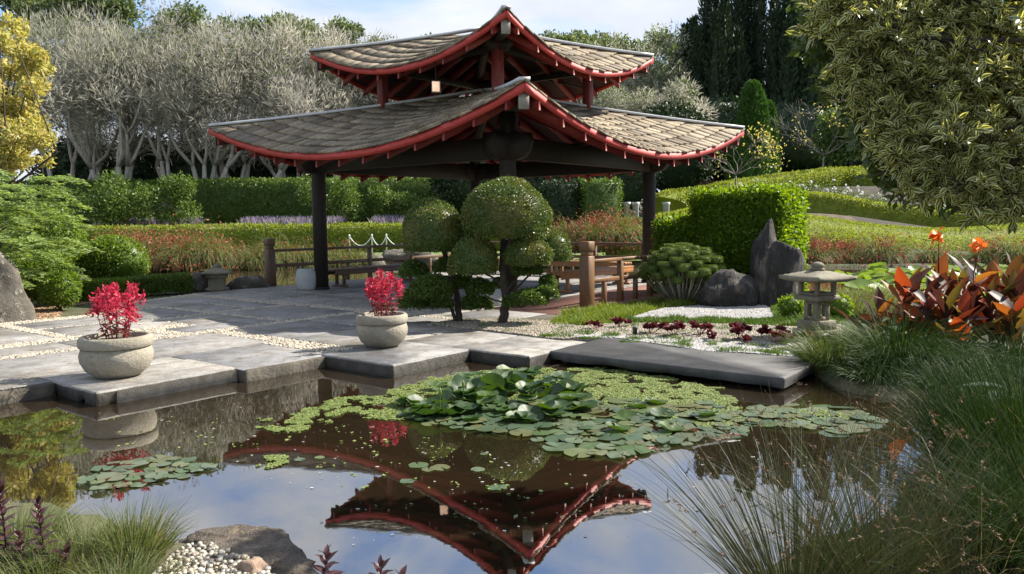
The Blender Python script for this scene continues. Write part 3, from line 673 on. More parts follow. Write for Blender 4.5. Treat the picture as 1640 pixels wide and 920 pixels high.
# bark mulch on the left bed
mul = [tuple(x) for x in gp(0, (-150,540),(0,523),(95,505),(100,490),(215,473),(215,462),(120,455),(-150,470))]
scatter('bark_mulch', 'bark chips on the left bed around the boulder', mul, 16000, 0.035, M_CHIP, -0.035, 0.35)
# ================================================================== PAVILION
pav = thing('pavilion', 'two-tiered open pavilion with upswept shingle roofs, red fascias and dark round posts', 'pavilion', PC)
def side_axes(k):
    """four sides: outward normal n and lateral t"""
    n = [UN, VT, -UN, -VT][k]; t = [VT, -UN, -VT, UN][k]; return n, t
class Roof:
    def __init__(s, Rr, z1, zc, sag, dip): s.R, s.z1, s.zc, s.sag, s.dip, s.M = Rr, z1, zc, sag, dip, Rr/2**.5
    def z(s, m, l):
        t = np.clip(np.asarray(m, float)/s.M, 1e-4, 1.2); a = np.clip(np.asarray(l, float)/np.maximum(np.asarray(m, float), 1e-4), -1, 1)
        return s.zc+(s.z1-s.zc)*t-s.dip*4*t*(1-t)-s.sag*t**1.5*(1-a*a)
    def p(s, k, m, l, dz=0.0):
        n, t = side_axes(k); m = np.asarray(m, float); l = np.asarray(l, float)
        return PC + m[..., None]*n + l[..., None]*t + (s.z(m, l)+dz)[..., None]*UZ
LOW = Roof(6.478, 3.83, 4.72, 0.835, 0.06); UPR = Roof(4.106, 5.58, 6.18, 0.68, 0.05)
def build_roof(rf, tier, exposure, nraft):
    root = MB()
    mmin = 0.25
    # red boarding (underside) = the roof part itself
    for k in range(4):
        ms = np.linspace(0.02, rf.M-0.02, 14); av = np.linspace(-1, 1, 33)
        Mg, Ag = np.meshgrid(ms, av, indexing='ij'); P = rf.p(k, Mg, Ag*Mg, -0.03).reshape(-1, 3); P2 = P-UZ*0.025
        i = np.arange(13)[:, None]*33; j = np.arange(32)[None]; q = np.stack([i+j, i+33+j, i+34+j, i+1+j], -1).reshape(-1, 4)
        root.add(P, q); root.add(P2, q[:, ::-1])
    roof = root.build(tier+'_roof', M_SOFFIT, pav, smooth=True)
    # shingles
    stuff = MB(); cand = []
    nc = int(rf.M/exposure); e = rf.M/nc
    for k in range(4):
        n_, t_ = side_axes(k)
        for c in range(nc):
            m1 = rf.M-c*e+0.06; m0 = m1-e*1.5
            if m0 < mmin: continue
            l = -m1+0.01
            while l < m1-0.02:
                wd = 0.17+0.17*rng.random(); l1 = min(l+wd, m1-0.01)
                if m1-l1 < 0.12: l1 = m1-0.01
                mm1 = m1+rng.normal()*0.014; lift = 0.048+0.02*rng.random()
                ls = np.array([l+0.004, l1-0.004])
                def clampl(m, x): return np.clip(x, -max(m, .01), max(m, .01))
                lo = rf.p(k, np.array([mm1, mm1+rng.normal()*0.008]), np.clip(ls, -mm1, mm1)); up = rf.p(k, np.array([m0, m0]), clampl(m0, ls))
                V = np.array([lo[0]+UZ*lift, lo[1]+UZ*(lift+rng.normal()*0.006), up[1]+UZ*0.008, up[0]+UZ*0.008, lo[0]+UZ*(lift-0.040), lo[1]+UZ*(lift-0.040), up[1]-UZ*0.012, up[0]-UZ*0.012])
                cand.append((k, c, V)); l = l1
    FQ = [[0,1,2,3],[4,7,6,5],[0,4,5,1],[1,5,6,2],[3,2,6,7],[0,3,7,4]]
    near = [x for x in cand if x[0] in (0, 3)]; near.sort(key=lambda x: x[2][0][1]); near.sort(key=lambda x: (x[1] > 9))
    sel = set(id(x) for x in near[:300])
    for x in cand:
        if id(x) in sel: MB().add(x[2], FQ).build('shingle', M_SHINGLE, roof)
        else: stuff.add(x[2], FQ)
    o = stuff.build('shingles', M_SHINGLE, roof); o['kind'] = 'stuff'
    # fascias
    for k in range(4):
        n_, t_ = side_axes(k); mb = MB(); ls = np.linspace(-rf.M-0.02, rf.M+0.02, 41)
        z = rf.z(np.full(41, rf.M), np.clip(ls, -rf.M, rf.M)); fh = 0.145 if tier == 'lower' else 0.13
        V = []
        for d, dz in ((0.0, -0.01), (0.045, -0.01), (0.045, -fh), (0.0, -fh)):
            V.append(PC+(rf.M+d)*n_+ls[:, None]*t_+(z+dz)[:, None]*UZ)
        V = np.stack(V, 1).reshape(-1, 3); i = np.arange(40)[:, None]*4; j = np.arange(4)[None]; q = np.stack([i+j, i+(j+1) % 4, i+4+(j+1) % 4, i+4+j], -1).reshape(-1, 4)
        mb.add(V, q, [[3,2,1,0]], [[160,161,162,163]]); mb.build('fascia', M_RED, roof)
        # rafters: thin red boards running inwards under the roof
        for r in range(nraft):
            l0 = -rf.M+(r+0.5)*2*rf.M/nraft; m_in = max(abs(l0)+0.05, rf.M*0.28)
            if m_in > rf.M-0.25: m_in = rf.M-0.25
            ms = np.linspace(rf.M+0.045, m_in, 7); zz = rf.z(np.minimum(ms, rf.M), np.full(7, l0)); V = []
            hd = 0.29 if tier == 'lower' else 0.26
            for s_, dz in ((-0.025, -0.06), (0.025, -0.06), (0.025, -hd), (-0.025, -hd)):
                dzv = np.full(7, dz); V.append(PC+ms[:, None]*n_+(l0+s_)*t_+(zz+dzv)[:, None]*UZ)
            V[0][0] -= UZ*(fh-0.05); V[1][0] -= UZ*(fh-0.05)
            V = np.stack(V, 1).reshape(-1, 3); i = np.arange(6)[:, None]*4; j = np.arange(4)[None]; q = np.stack([i+j, i+(j+1) % 4, i+4+(j+1) % 4, i+4+j], -1).reshape(-1, 4)
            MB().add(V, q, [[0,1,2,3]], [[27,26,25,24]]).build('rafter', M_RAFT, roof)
    # hips: beam under, capping over
    for d, nm in ((EN, 0), (ER, 1), (-ER, 2), (-EN, 3)):
        s = np.cross(UZ, d); rr = np.linspace(0.1, rf.R+0.03, 12); tt = rr/rf.R
        z = rf.zc+(rf.z1-rf.zc)*tt-rf.dip*4*tt*(1-tt)
        def strip(hw, za, zb, r_, z_):
            V = np.stack([PC+r_[:, None]*d+a*s+(z_+b)[:, None]*UZ for a, b in ((-hw, za), (hw, za), (hw, zb), (-hw, zb))], 1).reshape(-1, 3)
            n = len(r_); i = np.arange(n-1)[:, None]*4; j = np.arange(4)[None]; q = np.stack([i+j, i+(j+1) % 4, i+4+(j+1) % 4, i+4+j], -1).reshape(-1, 4)
            return MB().add(V, q, [[3,2,1,0]], [[4*n-4,4*n-3,4*n-2,4*n-1]])
        strip(0.09, 0.085, 0.03, rr, z).build('ridge_capping', M_CAP, roof)
        strip(0.085, -0.09, -0.42, np.linspace(0.2, rf.R-0.12, 12), np.interp(np.linspace(0.2, rf.R-0.12, 12), rr, z)).build('hip_beam', M_DARKWOOD, roof)
        strip(0.087, -0.09, -0.423, np.linspace(rf.R-0.12, rf.R-0.10, 2), np.full(2, np.interp(rf.R-0.11, rr, z))).build('beam_end', M_GREYWOOD, roof)
    return roof
lroof = build_roof(LOW, 'lower', 0.33, 13)
uroof = build_roof(UPR, 'upper', 0.30, 9)
RP, RU = 4.058, 2.494
PDIR = [EN, ER, -ER, -EN]
for d in PDIR:
    b = PC+d*RP; mb = MB(); mb.lathe(b, [(0.165,0.0),(0.165,2.2),(0.16,3.4),(0.16,3.75)], 20); o = mb.build('post', M_DARKWOOD, pav, smooth=True)
    MB().lathe(b, [(0.19,0.0),(0.19,0.05),(0.17,0.06)], 20).build('footing', M_DARKWOOD, pav)
    # bracket arms with rounded ends at the post head
    for ax in (UN, VT):
        s = np.cross(UZ, ax); prof = [(-0.52,3.26),(-0.55,3.10),(-0.50,2.92),(-0.38,2.80),(-0.2,2.76),(0.2,2.76),(0.38,2.80),(0.50,2.92),(0.55,3.10),(0.52,3.26)]
        V = np.array([b+ax*x+s*0.11+UZ*z for x, z in prof]+[b+ax*x-s*0.11+UZ*z for x, z in prof]); n = len(prof); j = np.arange(n); jn = (j+1) % n
        MB().add(V, np.stack([j, jn, n+jn, n+j], -1), [list(range(n))[::-1]], [[n+x for x in range(n)]]).build('bracket', M_DARKWOOD, pav)
    u = PC+d*RU; z0 = LOW.zc+(LOW.z1-LOW.zc)*RU/LOW.R
    MB().bbox(u+UZ*((z0-0.3+5.75)/2), (0.10,0.10,(5.75-z0+0.3)/2), np.array([UN,VT,UZ]), 0.012).build('upper_post', M_DRED, pav)
    for ax in (UN, VT):
        s = np.cross(UZ, ax); prof = [(-0.40,5.38),(-0.36,5.24),(-0.24,5.16),(0.24,5.16),(0.36,5.24),(0.40,5.38)]
        V = np.array([u+ax*x+s*0.07+UZ*z for x, z in prof]+[u+ax*x-s*0.07+UZ*z for x, z in prof]); n = len(prof); j = np.arange(n); jn = (j+1) % n
        MB().add(V, np.stack([j, jn, n+jn, n+j], -1), [list(range(n))[::-1]], [[n+x for x in range(n)]]).build('bracket', M_DARKWOOD, pav)
def beam(a, b, hw, z0, z1, mat, name, parent, ext=0.0):
    a = np.asarray(a); b = np.asarray(b); d = unit(b-a); a = a-d*ext; b = b+d*ext; s = np.cross(UZ, d); c = (a+b)/2; c = c*np.array([1,1,0])+UZ*(z0+z1)/2
    return MB().bbox(c, (np.linalg.norm((b-a)[:2])/2, hw, (z1-z0)/2), np.array([d, s, UZ]), 0.01).build(name, mat, parent)
cyc = [EN, ER, -EN, -ER]
for i in range(4):
    a = PC+cyc[i]*RP; b = PC+cyc[(i+1) % 4]*RP
    beam(a, b, 0.10, 2.80, 3.22, M_DARKWOOD, 'tie_beam', pav, -0.16)
    a = PC+cyc[i]*RU; b = PC+cyc[(i+1) % 4]*RU
    beam(a, b, 0.06, 5.16, 5.32, M_DARKWOOD, 'upper_beam', pav, -0.1)
for d in (EN, ER): beam(PC-d*RP, PC+d*RP, 0.09, 3.24, 3.45, M_DARKWOOD, 'cross_beam', pav, -0.2)
# diagonal braces under the roofs
for i in range(4):
    for sg in (-1, 1):
        n_, t_ = side_axes(i); p0 = PC+n_*2.9+t_*sg*0.6+UZ*3.2; p1 = PC+n_*4.2+t_*sg*1.6+UZ*(LOW.z(4.2, sg*1.6)-0.15)
        MB().tube([p0, p1], 0.035, 6).build('brace', M_DARKWOOD, pav)
        p0 = PC+n_*1.76+t_*sg*0.4+UZ*5.2; p1 = PC+n_*2.6+t_*sg*1.1+UZ*(UPR.z(2.6, sg*1.1)-0.14); MB().tube([p0, p1], 0.028, 6).build('brace', M_DARKWOOD, pav)
# floodlight hung under the upper roof
fl = D(698, 139, 16.6); fth = thing('floodlight', 'small square floodlight shining under the upper roof', 'lamp', fl)
axf = np.array([unit([0.9,0.25,0]), unit([-0.25,0.9,0.0]), UZ])
MB().bbox(fl+np.array([0,0.05,0]), (0.09,0.05,0.12), axf, 0.01).build('housing', M_GREYWOOD, fth)
MB().box(fl-axf[1]*0.008, (0.075,0.01,0.1), axf).build('lens', M_LAMP, fth)
MB().tube([fl+UZ*0.1, fl+UZ*(0.1+max(0.2, UPR.z1-UPR.sag*0.7-fl[2]))], 0.012, 5).build('bracket_arm', M_DARKWOOD, fth)

# ------------------------------------------------------------------ railings
def railing(label, pts, newels, top=0.86, mid=0.46, mat=M_OLDWOOD, minor=True):
    root = thing('railing', label, 'railing', (*UV(*pts[0])[:2], 0), 'railings round the pavilion terrace')
    P = [UV(*p) for p in pts]
    for i, p in enumerate(P):
        d = unit(P[min(i+1, len(P)-1)]-P[max(i-1, 0)]); ax = np.array([d, np.cross(UZ, d), UZ])
        if i in newels:
            MB().bbox(p+UZ*0.47, (0.105,0.105,0.47), ax, 0.012).build('newel_post', mat, root)
            MB().bbox(p+UZ*0.985, (0.085,0.085,0.055), ax, 0.008).build('newel_neck', mat, root)
            MB().bbox(p+UZ*1.12, (0.108,0.108,0.09), ax, 0.014).build('newel_cap', mat, root)
        else:
            MB().bbox(p+UZ*(top/2), (0.05,0.05,top/2), ax, 0.006).build('rail_post', mat, root)
    for i in range(len(P)-1):
        d = unit(P[i+1]-P[i]); e0 = 0.1 if i in newels else 0.0; e1 = 0.1 if i+1 in newels else 0.0
        a = P[i]+d*(e0-0.0); b = P[i+1]-d*e1
        beam(a, b, 0.055, top, top+0.07, mat, 'top_rail', root); beam(a+d*0.052*(e0 == 0), b-d*0.052*(e1 == 0), 0.032, mid, mid+0.09, mat, 'middle_rail', root)
        if minor:
            c = (P[i]+P[i+1])/2; MB().bbox(c+UZ*(mid/2), (0.04,0.04,mid/2-0.002), np.array([d, np.cross(UZ, d), UZ]), 0.005).build('short_post', mat, root)
    return root
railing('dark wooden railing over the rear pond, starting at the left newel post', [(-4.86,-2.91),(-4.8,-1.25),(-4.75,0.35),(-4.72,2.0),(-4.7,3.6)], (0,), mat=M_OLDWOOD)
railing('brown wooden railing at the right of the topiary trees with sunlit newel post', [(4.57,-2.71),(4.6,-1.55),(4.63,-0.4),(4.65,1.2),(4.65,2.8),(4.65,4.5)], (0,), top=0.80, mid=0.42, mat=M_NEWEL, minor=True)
railing('reddish railing at the back of the terrace behind the benches', [(-4.6,4.75),(-3.1,4.75),(-1.5,4.75),(0.1,4.75),(1.7,4.75),(3.2,4.75),(4.6,4.75)], (), mat=M_OLDWOOD)
# ------------------------------------------------------------------ benches
def bench(label, c, along, L_, mat, h=0.45):
    a = unit(along); s = np.cross(UZ, a); root = thing('bench', label, 'bench', c, 'plank benches under the pavilion'); c = np.asarray(c, float)
    ax = np.array([a, s, UZ])
    for k in (-1, 0, 1): MB().bbox(c+s*k*0.128+UZ*(h-0.03), (L_/2, 0.061, 0.03), ax, 0.008).build('seat_plank', mat, root)
    for e in (-1, 1):
        q = c+a*e*(L_/2-0.35)
        for k in (-1, 1): MB().bbox(q+s*k*0.14+UZ*((h-0.06+0.05)/2), (0.035,0.035,(h-0.06-0.05)/2), ax, 0.005).build('leg', mat, root)
        MB().bbox(q+UZ*0.025, (0.05,0.24,0.025), ax, 0.005).build('foot', mat, root)
        MB().bbox(q+UZ*(h-0.095), (0.03,0.17,0.035), ax, 0.005).build('cross_piece', mat, root)
    for k in (-1, 1): MB().bbox(c+s*k*0.175+UZ*(h-0.105), (L_/2-0.05,0.012,0.045), ax, 0.004).build('apron', mat, root)
    return root
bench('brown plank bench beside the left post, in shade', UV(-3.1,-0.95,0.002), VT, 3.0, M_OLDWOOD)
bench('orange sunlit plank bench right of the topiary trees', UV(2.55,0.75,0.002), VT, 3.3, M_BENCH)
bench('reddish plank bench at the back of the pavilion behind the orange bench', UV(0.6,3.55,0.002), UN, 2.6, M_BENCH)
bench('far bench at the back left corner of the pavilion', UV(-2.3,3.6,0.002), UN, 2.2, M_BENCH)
# ------------------------------------------------------------------ stone drum stools
def drum(label, c, r=0.26, h=0.5):
    mb = MB(); mb.lathe((0,0,0), [(r*0.80,0),(r*0.93,0.03),(r*1.0,h*0.3),(r*1.0,h*0.62),(r*0.93,h-0.07),(r*0.84,h-0.015),(r*0.74,h)], 28)
    v = mb.v[0]; v *= np.array([1+0.04*mnoise.noise(Vector(x*4)) for x in v])[:, None]*np.array([1,1,1]); v[:, 2] -= v[:, 2].min()
    mb.v = [v+np.asarray(c)]; tag(mb.build('stone_stool', M_DRUM, base=c, smooth=True), label, 'stone stool', 'stone drum stools by the posts')
drum('pale grey drum-shaped stone stool at the foot of the left post', G(492, 464))
drum('pale drum-shaped stone stool behind the topiary trunks', G(786, 489), 0.24, 0.5)
# ================================================================== PLANTERS AND RED PLANTS
M_REDGREEN = leafmat('red_green_leaf', [(0.22,0.02,0.03),(0.10,0.05,0.025),(0.30,0.03,0.05),(0.07,0.07,0.025)], 0.5, 0.35)
def planter(label, c, w, h):
    root = thing('stone_planter', label, 'planter', c, 'round stone planters at the pond edge'); r = w/2
    mb = MB(); mb.lathe(c, [(r*0.52,0),(r*0.62,0.012),(r*0.84,h*0.18),(r*0.97,h*0.40),(r*0.985,h*0.55),(r*0.93,h*0.70),(r*0.90,h*0.72),(r*0.78,h*0.73)], 40)
    mb.build('bowl', M_GRANITE, root, smooth=True)
    mb = MB(); mb.lathe(c, [(r*0.80,h*0.725),(r*0.95,h*0.73),(r*0.99,h*0.76),(r*1.0,h*0.86),(r*0.98,h*0.96),(r*0.93,h),(r*0.84,h),(r*0.80,h*0.96),(r*0.79,h*0.84)], 40)
    mb.build('rim', M_GRANITE, root, smooth=True)
    mb = MB(); mb.lathe(c, [(r*0.795,h*0.74),(r*0.795,h*0.87),(r*0.3,h*0.90),(0.01,h*0.9)], 28); mb.build('soil', M_SOIL, root)
    return root
def red_plant(label, c, w, h, nst=9, seed=1):
    root = thing('red_plant', label, 'plant', c, 'red foliage plants in the planters'); st = MB(); lv = MB(); pl = MB(); dk = MB()
    for k in range(nst):
        a = rng.random()*6.28; rr = w*0.42*math.sqrt((k+0.3)/nst); b = c+np.array([math.cos(a)*rr*0.55, math.sin(a)*rr*0.55, 0]); hh = h*(0.68+0.34*rng.random())
        t = b+np.array([math.cos(a)*rr*0.6, math.sin(a)*rr*0.6, hh]); path = np.array([b+(t-b)*x+np.array([math.cos(a*3), math.sin(a*2), 0])*0.02*math.sin(x*3.1) for x in np.linspace(0, 1, 6)])
        st.tube(path, np.linspace(0.006, 0.003, 6), 4)
        n = 19; x = 0.10+0.78*rng.random(n); p = b+(t-b)*x[:, None]; ang = rng.random(n)*6.28
        d = np.c_[np.cos(ang), np.sin(ang), 0.35+0.5*rng.normal(size=n)]
        lo_ = x < 0.42; ll_ = 0.075+0.075*rng.random(n); strips(lv, p[~lo_], d[~lo_], ll_[~lo_], 0.022, 0.75, 4, None, 0.1)
        if lo_.any(): strips(dk, p[lo_], d[lo_], ll_[lo_], 0.024, 0.75, 4, None, 0.1)
        n = 55; x = rng.random(n); p = t+np.c_[rng.normal(size=(n, 2))*0.028*(1.2-x)[:, None], (x-0.55)*0.17]
        leafset(pl, p, np.c_[rng.normal(size=(n, 2)), 0.5+rng.random(n)], 0.035+0.03*rng.random(n), 0.4)
        for q in range(2):
            n = 26; tt = p[0]*0+b+(t-b)*(0.55+0.3*rng.random())+np.array([rng.normal()*0.07, rng.normal()*0.07, 0.03]); pp_ = tt+rng.normal(size=(n, 3))*np.array([0.022,0.022,0.035])
            leafset(pl, pp_, np.c_[rng.normal(size=(n, 2)), 0.3+rng.random(n)], 0.03+0.03*rng.random(n), 0.4)
    st.build('stem', M_MSTEM, root); lv.build('foliage', M_MAGENTA, root); dk.build('lower_foliage', M_REDGREEN, root); pl.build('flower_plume', M_MAGENTA, root)
p1c = G(189, 603); p1c[2] = 0.008; planter('large round stone planter at left on the ragged slab', p1c, 0.735, 0.435)
c1 = p1c+UZ*0.385; red_plant('crimson feathery plant growing in the left planter', c1, 0.66, 0.50, 11)
p2c = G(613, 556); p2c[2] = 0.012; planter('smaller round stone planter in the middle of the pond edge', p2c, 0.665, 0.42)
c2 = p2c+UZ*0.37; red_plant('bright pink-red feathery plant growing in the middle planter', c2, 0.56, 0.54, 10)

# ================================================================== CLOUD-PRUNED TOPIARY
def pad(root, px, ytop, ybot, hw, Y, mat, dens=5200, ls=0.030, flat=0.0, dy=0.0):
    top = D(px, ytop, Y+dy); bot = D(px, ybot, Y+dy); r = hw/ppm(Y+dy); hgt = top[2]-bot[2]; zc = bot[2]+hgt*0.30
    c = np.array([top[0], Y+dy, zc]); rz = top[2]-zc
    ro = mat is M_PAD; kk = 0.72 if ro else 0.93
    if ro: dens = 6500; ls = 0.036
    mb = MB(); blob(mb, c, (r*kk, r*kk, rz*kk), 18, 0.06, 2.5, -0.42*hgt*0.3/max(rz*0.42, 1e-3) if False else -(hgt*0.28)/rz, seed=px)
    area = 2*math.pi*r*r+2*math.pi*r*hgt*0.3; n = int(area*dens)
    p, nr = ball_pts(n, c, (r, r, rz), 0.24 if ro else 0.09, -(hgt*0.28)/rz)
    p += nr*(np.array([mnoise.noise(Vector(x*(9 if ro else 3.2))) for x in p])*(0.04 if ro else 0.055))[:, None]
    k_ = rng.random(len(p)) < 0.05; p[k_] += nr[k_]*0.03*rng.random((k_.sum(), 1))
    leafset(mb, p, nr*0.55+rng.normal(size=(len(p), 3))*0.6, ls*(0.7+0.6*rng.random(len(p))), 0.6)
    mb.build('foliage_cloud', mat, root); return c, r
def topiary(label, basepx, Y, pads, trunks):
    b = G(*basepx); root = thing('topiary_tree', label, 'topiary tree', b, 'cloud-pruned topiary trees')
    cs = [(pad(root, *p, Y, m, ls=s, dy=dy), p) for p, m, s, dy in pads]
    for path, r0, r1 in trunks:
        P = np.array([D(x, y, Y+dy) if i else np.array([D(x, y, Y+dy)[0], D(x, y, Y+dy)[1], 0.0]) if y > 505 else D(x, y, Y+dy) for i, (x, y, dy) in enumerate(path)])
        t = np.linspace(0, 1, len(P)); tt = np.linspace(0, 1, 4*len(P)); Q = np.stack([np.interp(tt, t, P[:, k]) for k in range(3)], 1)
        Q[1:-1] += rng.normal(size=(len(Q)-2, 3))*0.006
        MB().tube(Q, np.linspace(r0, r1, len(Q)), 8).build('trunk' if r0 > 0.03 else 'branch', M_BARK, root, smooth=True)
    return root
Yt = 12.45
topiary('left cloud-pruned topiary tree with one dome and dark lower pads', (735,515), Yt,
    [((692,319,406,50),M_BOX,0.030,0.1),((663,418,444,23),M_PAD,0.045,0.15),((690,440,478,34),M_PAD,0.045,-0.15),((665,462,494,26),M_PAD,0.045,0.0),((716,412,436,22),M_PAD,0.045,0.1),((738,440,462,22),M_PAD,0.045,0.15),((768,447,472,21),M_PAD,0.045,-0.1),((764,474,494,25),M_PAD,0.045,0.0),((708,474,494,18),M_PAD,0.045,-0.2)],
    [([(737,515,0),(733,490,0),(731,465,0),(722,435,0.05),(712,405,0.1),(700,380,0.1)],0.055,0.03),([(730,514,-0.02),(720,485,-0.05),(712,465,-0.1),(706,440,0)],0.032,0.015),([(733,480,0),(700,491,-0.1),(685,490,-0.15)],0.016,0.008),([(733,488,0),(752,487,0),(765,482,0)],0.018,0.01),([(728,455,0),(750,462,-0.05),(766,465,-0.1)],0.016,0.01),([(725,445,0),(690,440,0.1),(668,440,0.15)],0.016,0.008)])
Yt = 12.2
topiary('taller cloud-pruned topiary tree with big round dome', (808,518), Yt,
    [((811,287,384,71),M_BOX,0.030,0.15),((758,379,440,38),M_BOX,0.030,-0.15),((845,381,424,40),M_BOX,0.030,-0.15),((888,371,420,27),M_BOX,0.030,0.25),((843,420,440,24),M_PAD,0.045,0.1),((874,456,478,20),M_PAD,0.045,-0.1),((848,464,486,30),M_PAD,0.045,-0.15),((878,441,458,14),M_PAD,0.045,0.05),((818,474,490,13),M_PAD,0.045,-0.1),((801,446,462,13),M_PAD,0.045,0.1)],
    [([(805,518,0),(808,500,0),(811,480,0),(806,455,0),(805,425,0),(806,395,0.1),(812,370,0.15)],0.075,0.045),([(809,490,0),(835,492,-0.05),(852,484,-0.1),(868,480,-0.1)],0.022,0.01),([(808,470,0),(822,452,0),(840,432,0.1),(850,425,0.0)],0.024,0.012),([(809,478,0),(826,462,-0.05),(860,430,0.1),(885,410,0.25)],0.02,0.012),([(807,460,0),(790,447,-0.05),(768,430,-0.15)],0.022,0.012),([(806,485,0),(785,478,0),(772,470,0)],0.014,0.008),([(806,410,0),(826,415,-0.1),(842,420,-0.15)],0.02,0.012)])

# ================================================================== ROCKS
def rock(name, label, c, r, mat, seed, sub=34, amp=0.35, fr=1.5, flat=-0.35, rot=0.0, taper=0.0, lean=(0,0), cat='rock', group=None, cap=None):
    th_ = np.linspace(0, math.pi, sub//2+2)[1:-1]; ph = np.linspace(0, 2*math.pi, sub, endpoint=False)
    d = np.array([[math.sin(a)*math.cos(b), math.sin(a)*math.sin(b), math.cos(a)] for a in th_ for b in ph]+[[0,0,1],[0,0,-1]])
    off = Vector((seed*7.3, seed*1.7, seed*3.1)); s = []
    planes = unit(np.random.default_rng(seed).normal(size=(14, 3))); pd = 0.62+0.3*np.random.default_rng(seed+9).random(14)
    for x in d:
        v = 1.0
        k = planes@x; ok = k > 0.05; v = min(1.15, np.min(np.where(ok, pd/np.maximum(k, 0.05), 9)))
        v *= 1+amp*0.45*mnoise.noise(Vector(x*fr)+off)+0.13*(0.3-abs(mnoise.noise(Vector(x*fr*2.6)+off)))+0.07*mnoise.noise(Vector(x*fr*5)+off)+0.035*mnoise.noise(Vector(x*fr*13)+off); s.append(v)
    p = d*np.array(s)[:, None]; zz = (p[:, 2]-p[:, 2].min())/(np.ptp(p[:, 2]))
    p[:, :2] *= (1-taper*zz)[:, None]; p = p*np.asarray(r); p[:, 2] = np.maximum(p[:, 2], flat*r[2])
    if cap is not None: p[:, 2] = np.minimum(p[:, 2], (cap[0]+cap[1]*p[:, 0]/r[0])*r[2]+0.03*np.array([mnoise.noise(Vector(x*5)) for x in p]))
    p[:, 2] -= p[:, 2].min()
    p[:, 0] += lean[0]*p[:, 2]; p[:, 1] += lean[1]*p[:, 2]
    ca, sa = math.cos(rot), math.sin(rot); p[:, :2] = p[:, :2]@np.array([[ca, sa], [-sa, ca]])
    m = len(th_); i = np.arange(m-1)[:, None]*sub; j = np.arange(sub)[None]; jn = (j+1) % sub
    q = np.stack([i+j, i+sub+j, i+sub+jn, i+jn], -1).reshape(-1, 4); j = j[0]; jn = jn[0]
    mb = MB().add(p+np.asarray(c), q, np.stack([np.full(sub, m*sub), j, jn], -1), np.stack([np.full(sub, m*sub+1), (m-1)*sub+jn, (m-1)*sub+j], -1))
    return tag(mb.build(name, mat, base=c), label, cat, group)
rock('boulder', 'large grey boulder at the left edge beside the bark bed', (-8.95,13.5,-0.1), (1.25,0.8,1.3), M_ROCKL, 3, 44, 0.5, 1.7, -0.3, 0.3, 0.55, (-0.25,0))
rock('boulder', 'low dark boulder lying on the white gravel', G(1163,491)-UZ*0.03, (0.53,0.36,0.40), M_ROCK, 5, 36, 0.4, 1.6, -0.5, 0.2)
rock('standing_stone', 'taller pointed dark standing stone behind, with pale right edge', G(1220,484)-UZ*0.05, (0.46,0.40,1.16), M_ROCK, 14, 52, 0.3, 1.6, -0.6, 0.5, 0.42, (0.10,0.0), 'standing stone', 'standing stones by the clipped hedge', (0.82,0.5))
rock('standing_stone', 'broader blunt dark standing stone in front, nearest the lantern', G(1254,490)-UZ*0.05, (0.53,0.42,0.95), M_ROCK, 17, 52, 0.35, 1.4, -0.6, 0.1, 0.42, (-0.05,0.0), 'standing stone', 'standing stones by the clipped hedge', (0.66,-0.25))
RG = 'rocks edging the rear pond'
for k, (a, b, r_, lb) in enumerate([(318,464,0.42,'rock between low hedge end and small lantern at rear pond'),(384,461,0.34,'pinkish rock just right of the small lantern'),(408,460,0.38,'rounded rock second right of the small lantern'),(425,458,0.26,'small rock touching the left newel post')]):
    rock('edge_rock', lb, G(a, b)-UZ*0.1, (r_*1.15,r_*0.8,r_*0.8), M_ROCKL, 20+k, 20, 0.4, 1.6, -0.4, 0.4*k, group=RG)
for k, (a, b, r_, lb) in enumerate([(640,417,0.7,'pale rock on the far bank of the rear pond near the chain'),(672,420,0.6,'pale rock at far bank seen left of the topiary dome'),(600,424,0.5,'flat pale rock on the far bank below the lawn')]):
    q = G(a, b, -0.1); rock('edge_rock', lb, q-UZ*0.12, (r_*1.3,r_*0.8,r_*0.7), M_ROCKL, 30+k, 20, 0.4, 1.6, -0.4, 0.4*k, group=RG)
# foreground shore
rock('shore_rock', 'flat dark rock at the near shore beside the cream pebbles', np.array([*G(385,888,-0.1)[:2], -0.17]), (0.60,0.22,0.105), M_ROCKB, 43, 48, 0.35, 1.6, -0.6, -0.5)
rock('shore_rock', 'rounded brown stone lying on the cream pebbles', np.array([*G(402,913,-0.02)[:2], -0.07]), (0.105,0.075,0.075), M_BROWNSTONE, 44, 26, 0.25, 1.3, -0.6, -0.5)
rock('shore_rock', 'small mossy stone at the bottom edge right of the pebbles', np.array([*G(468,925,-0.12)[:2], -0.26]), (0.13,0.10,0.14), M_ROCKB, 46, 26, 0.3, 1.5, -0.6)

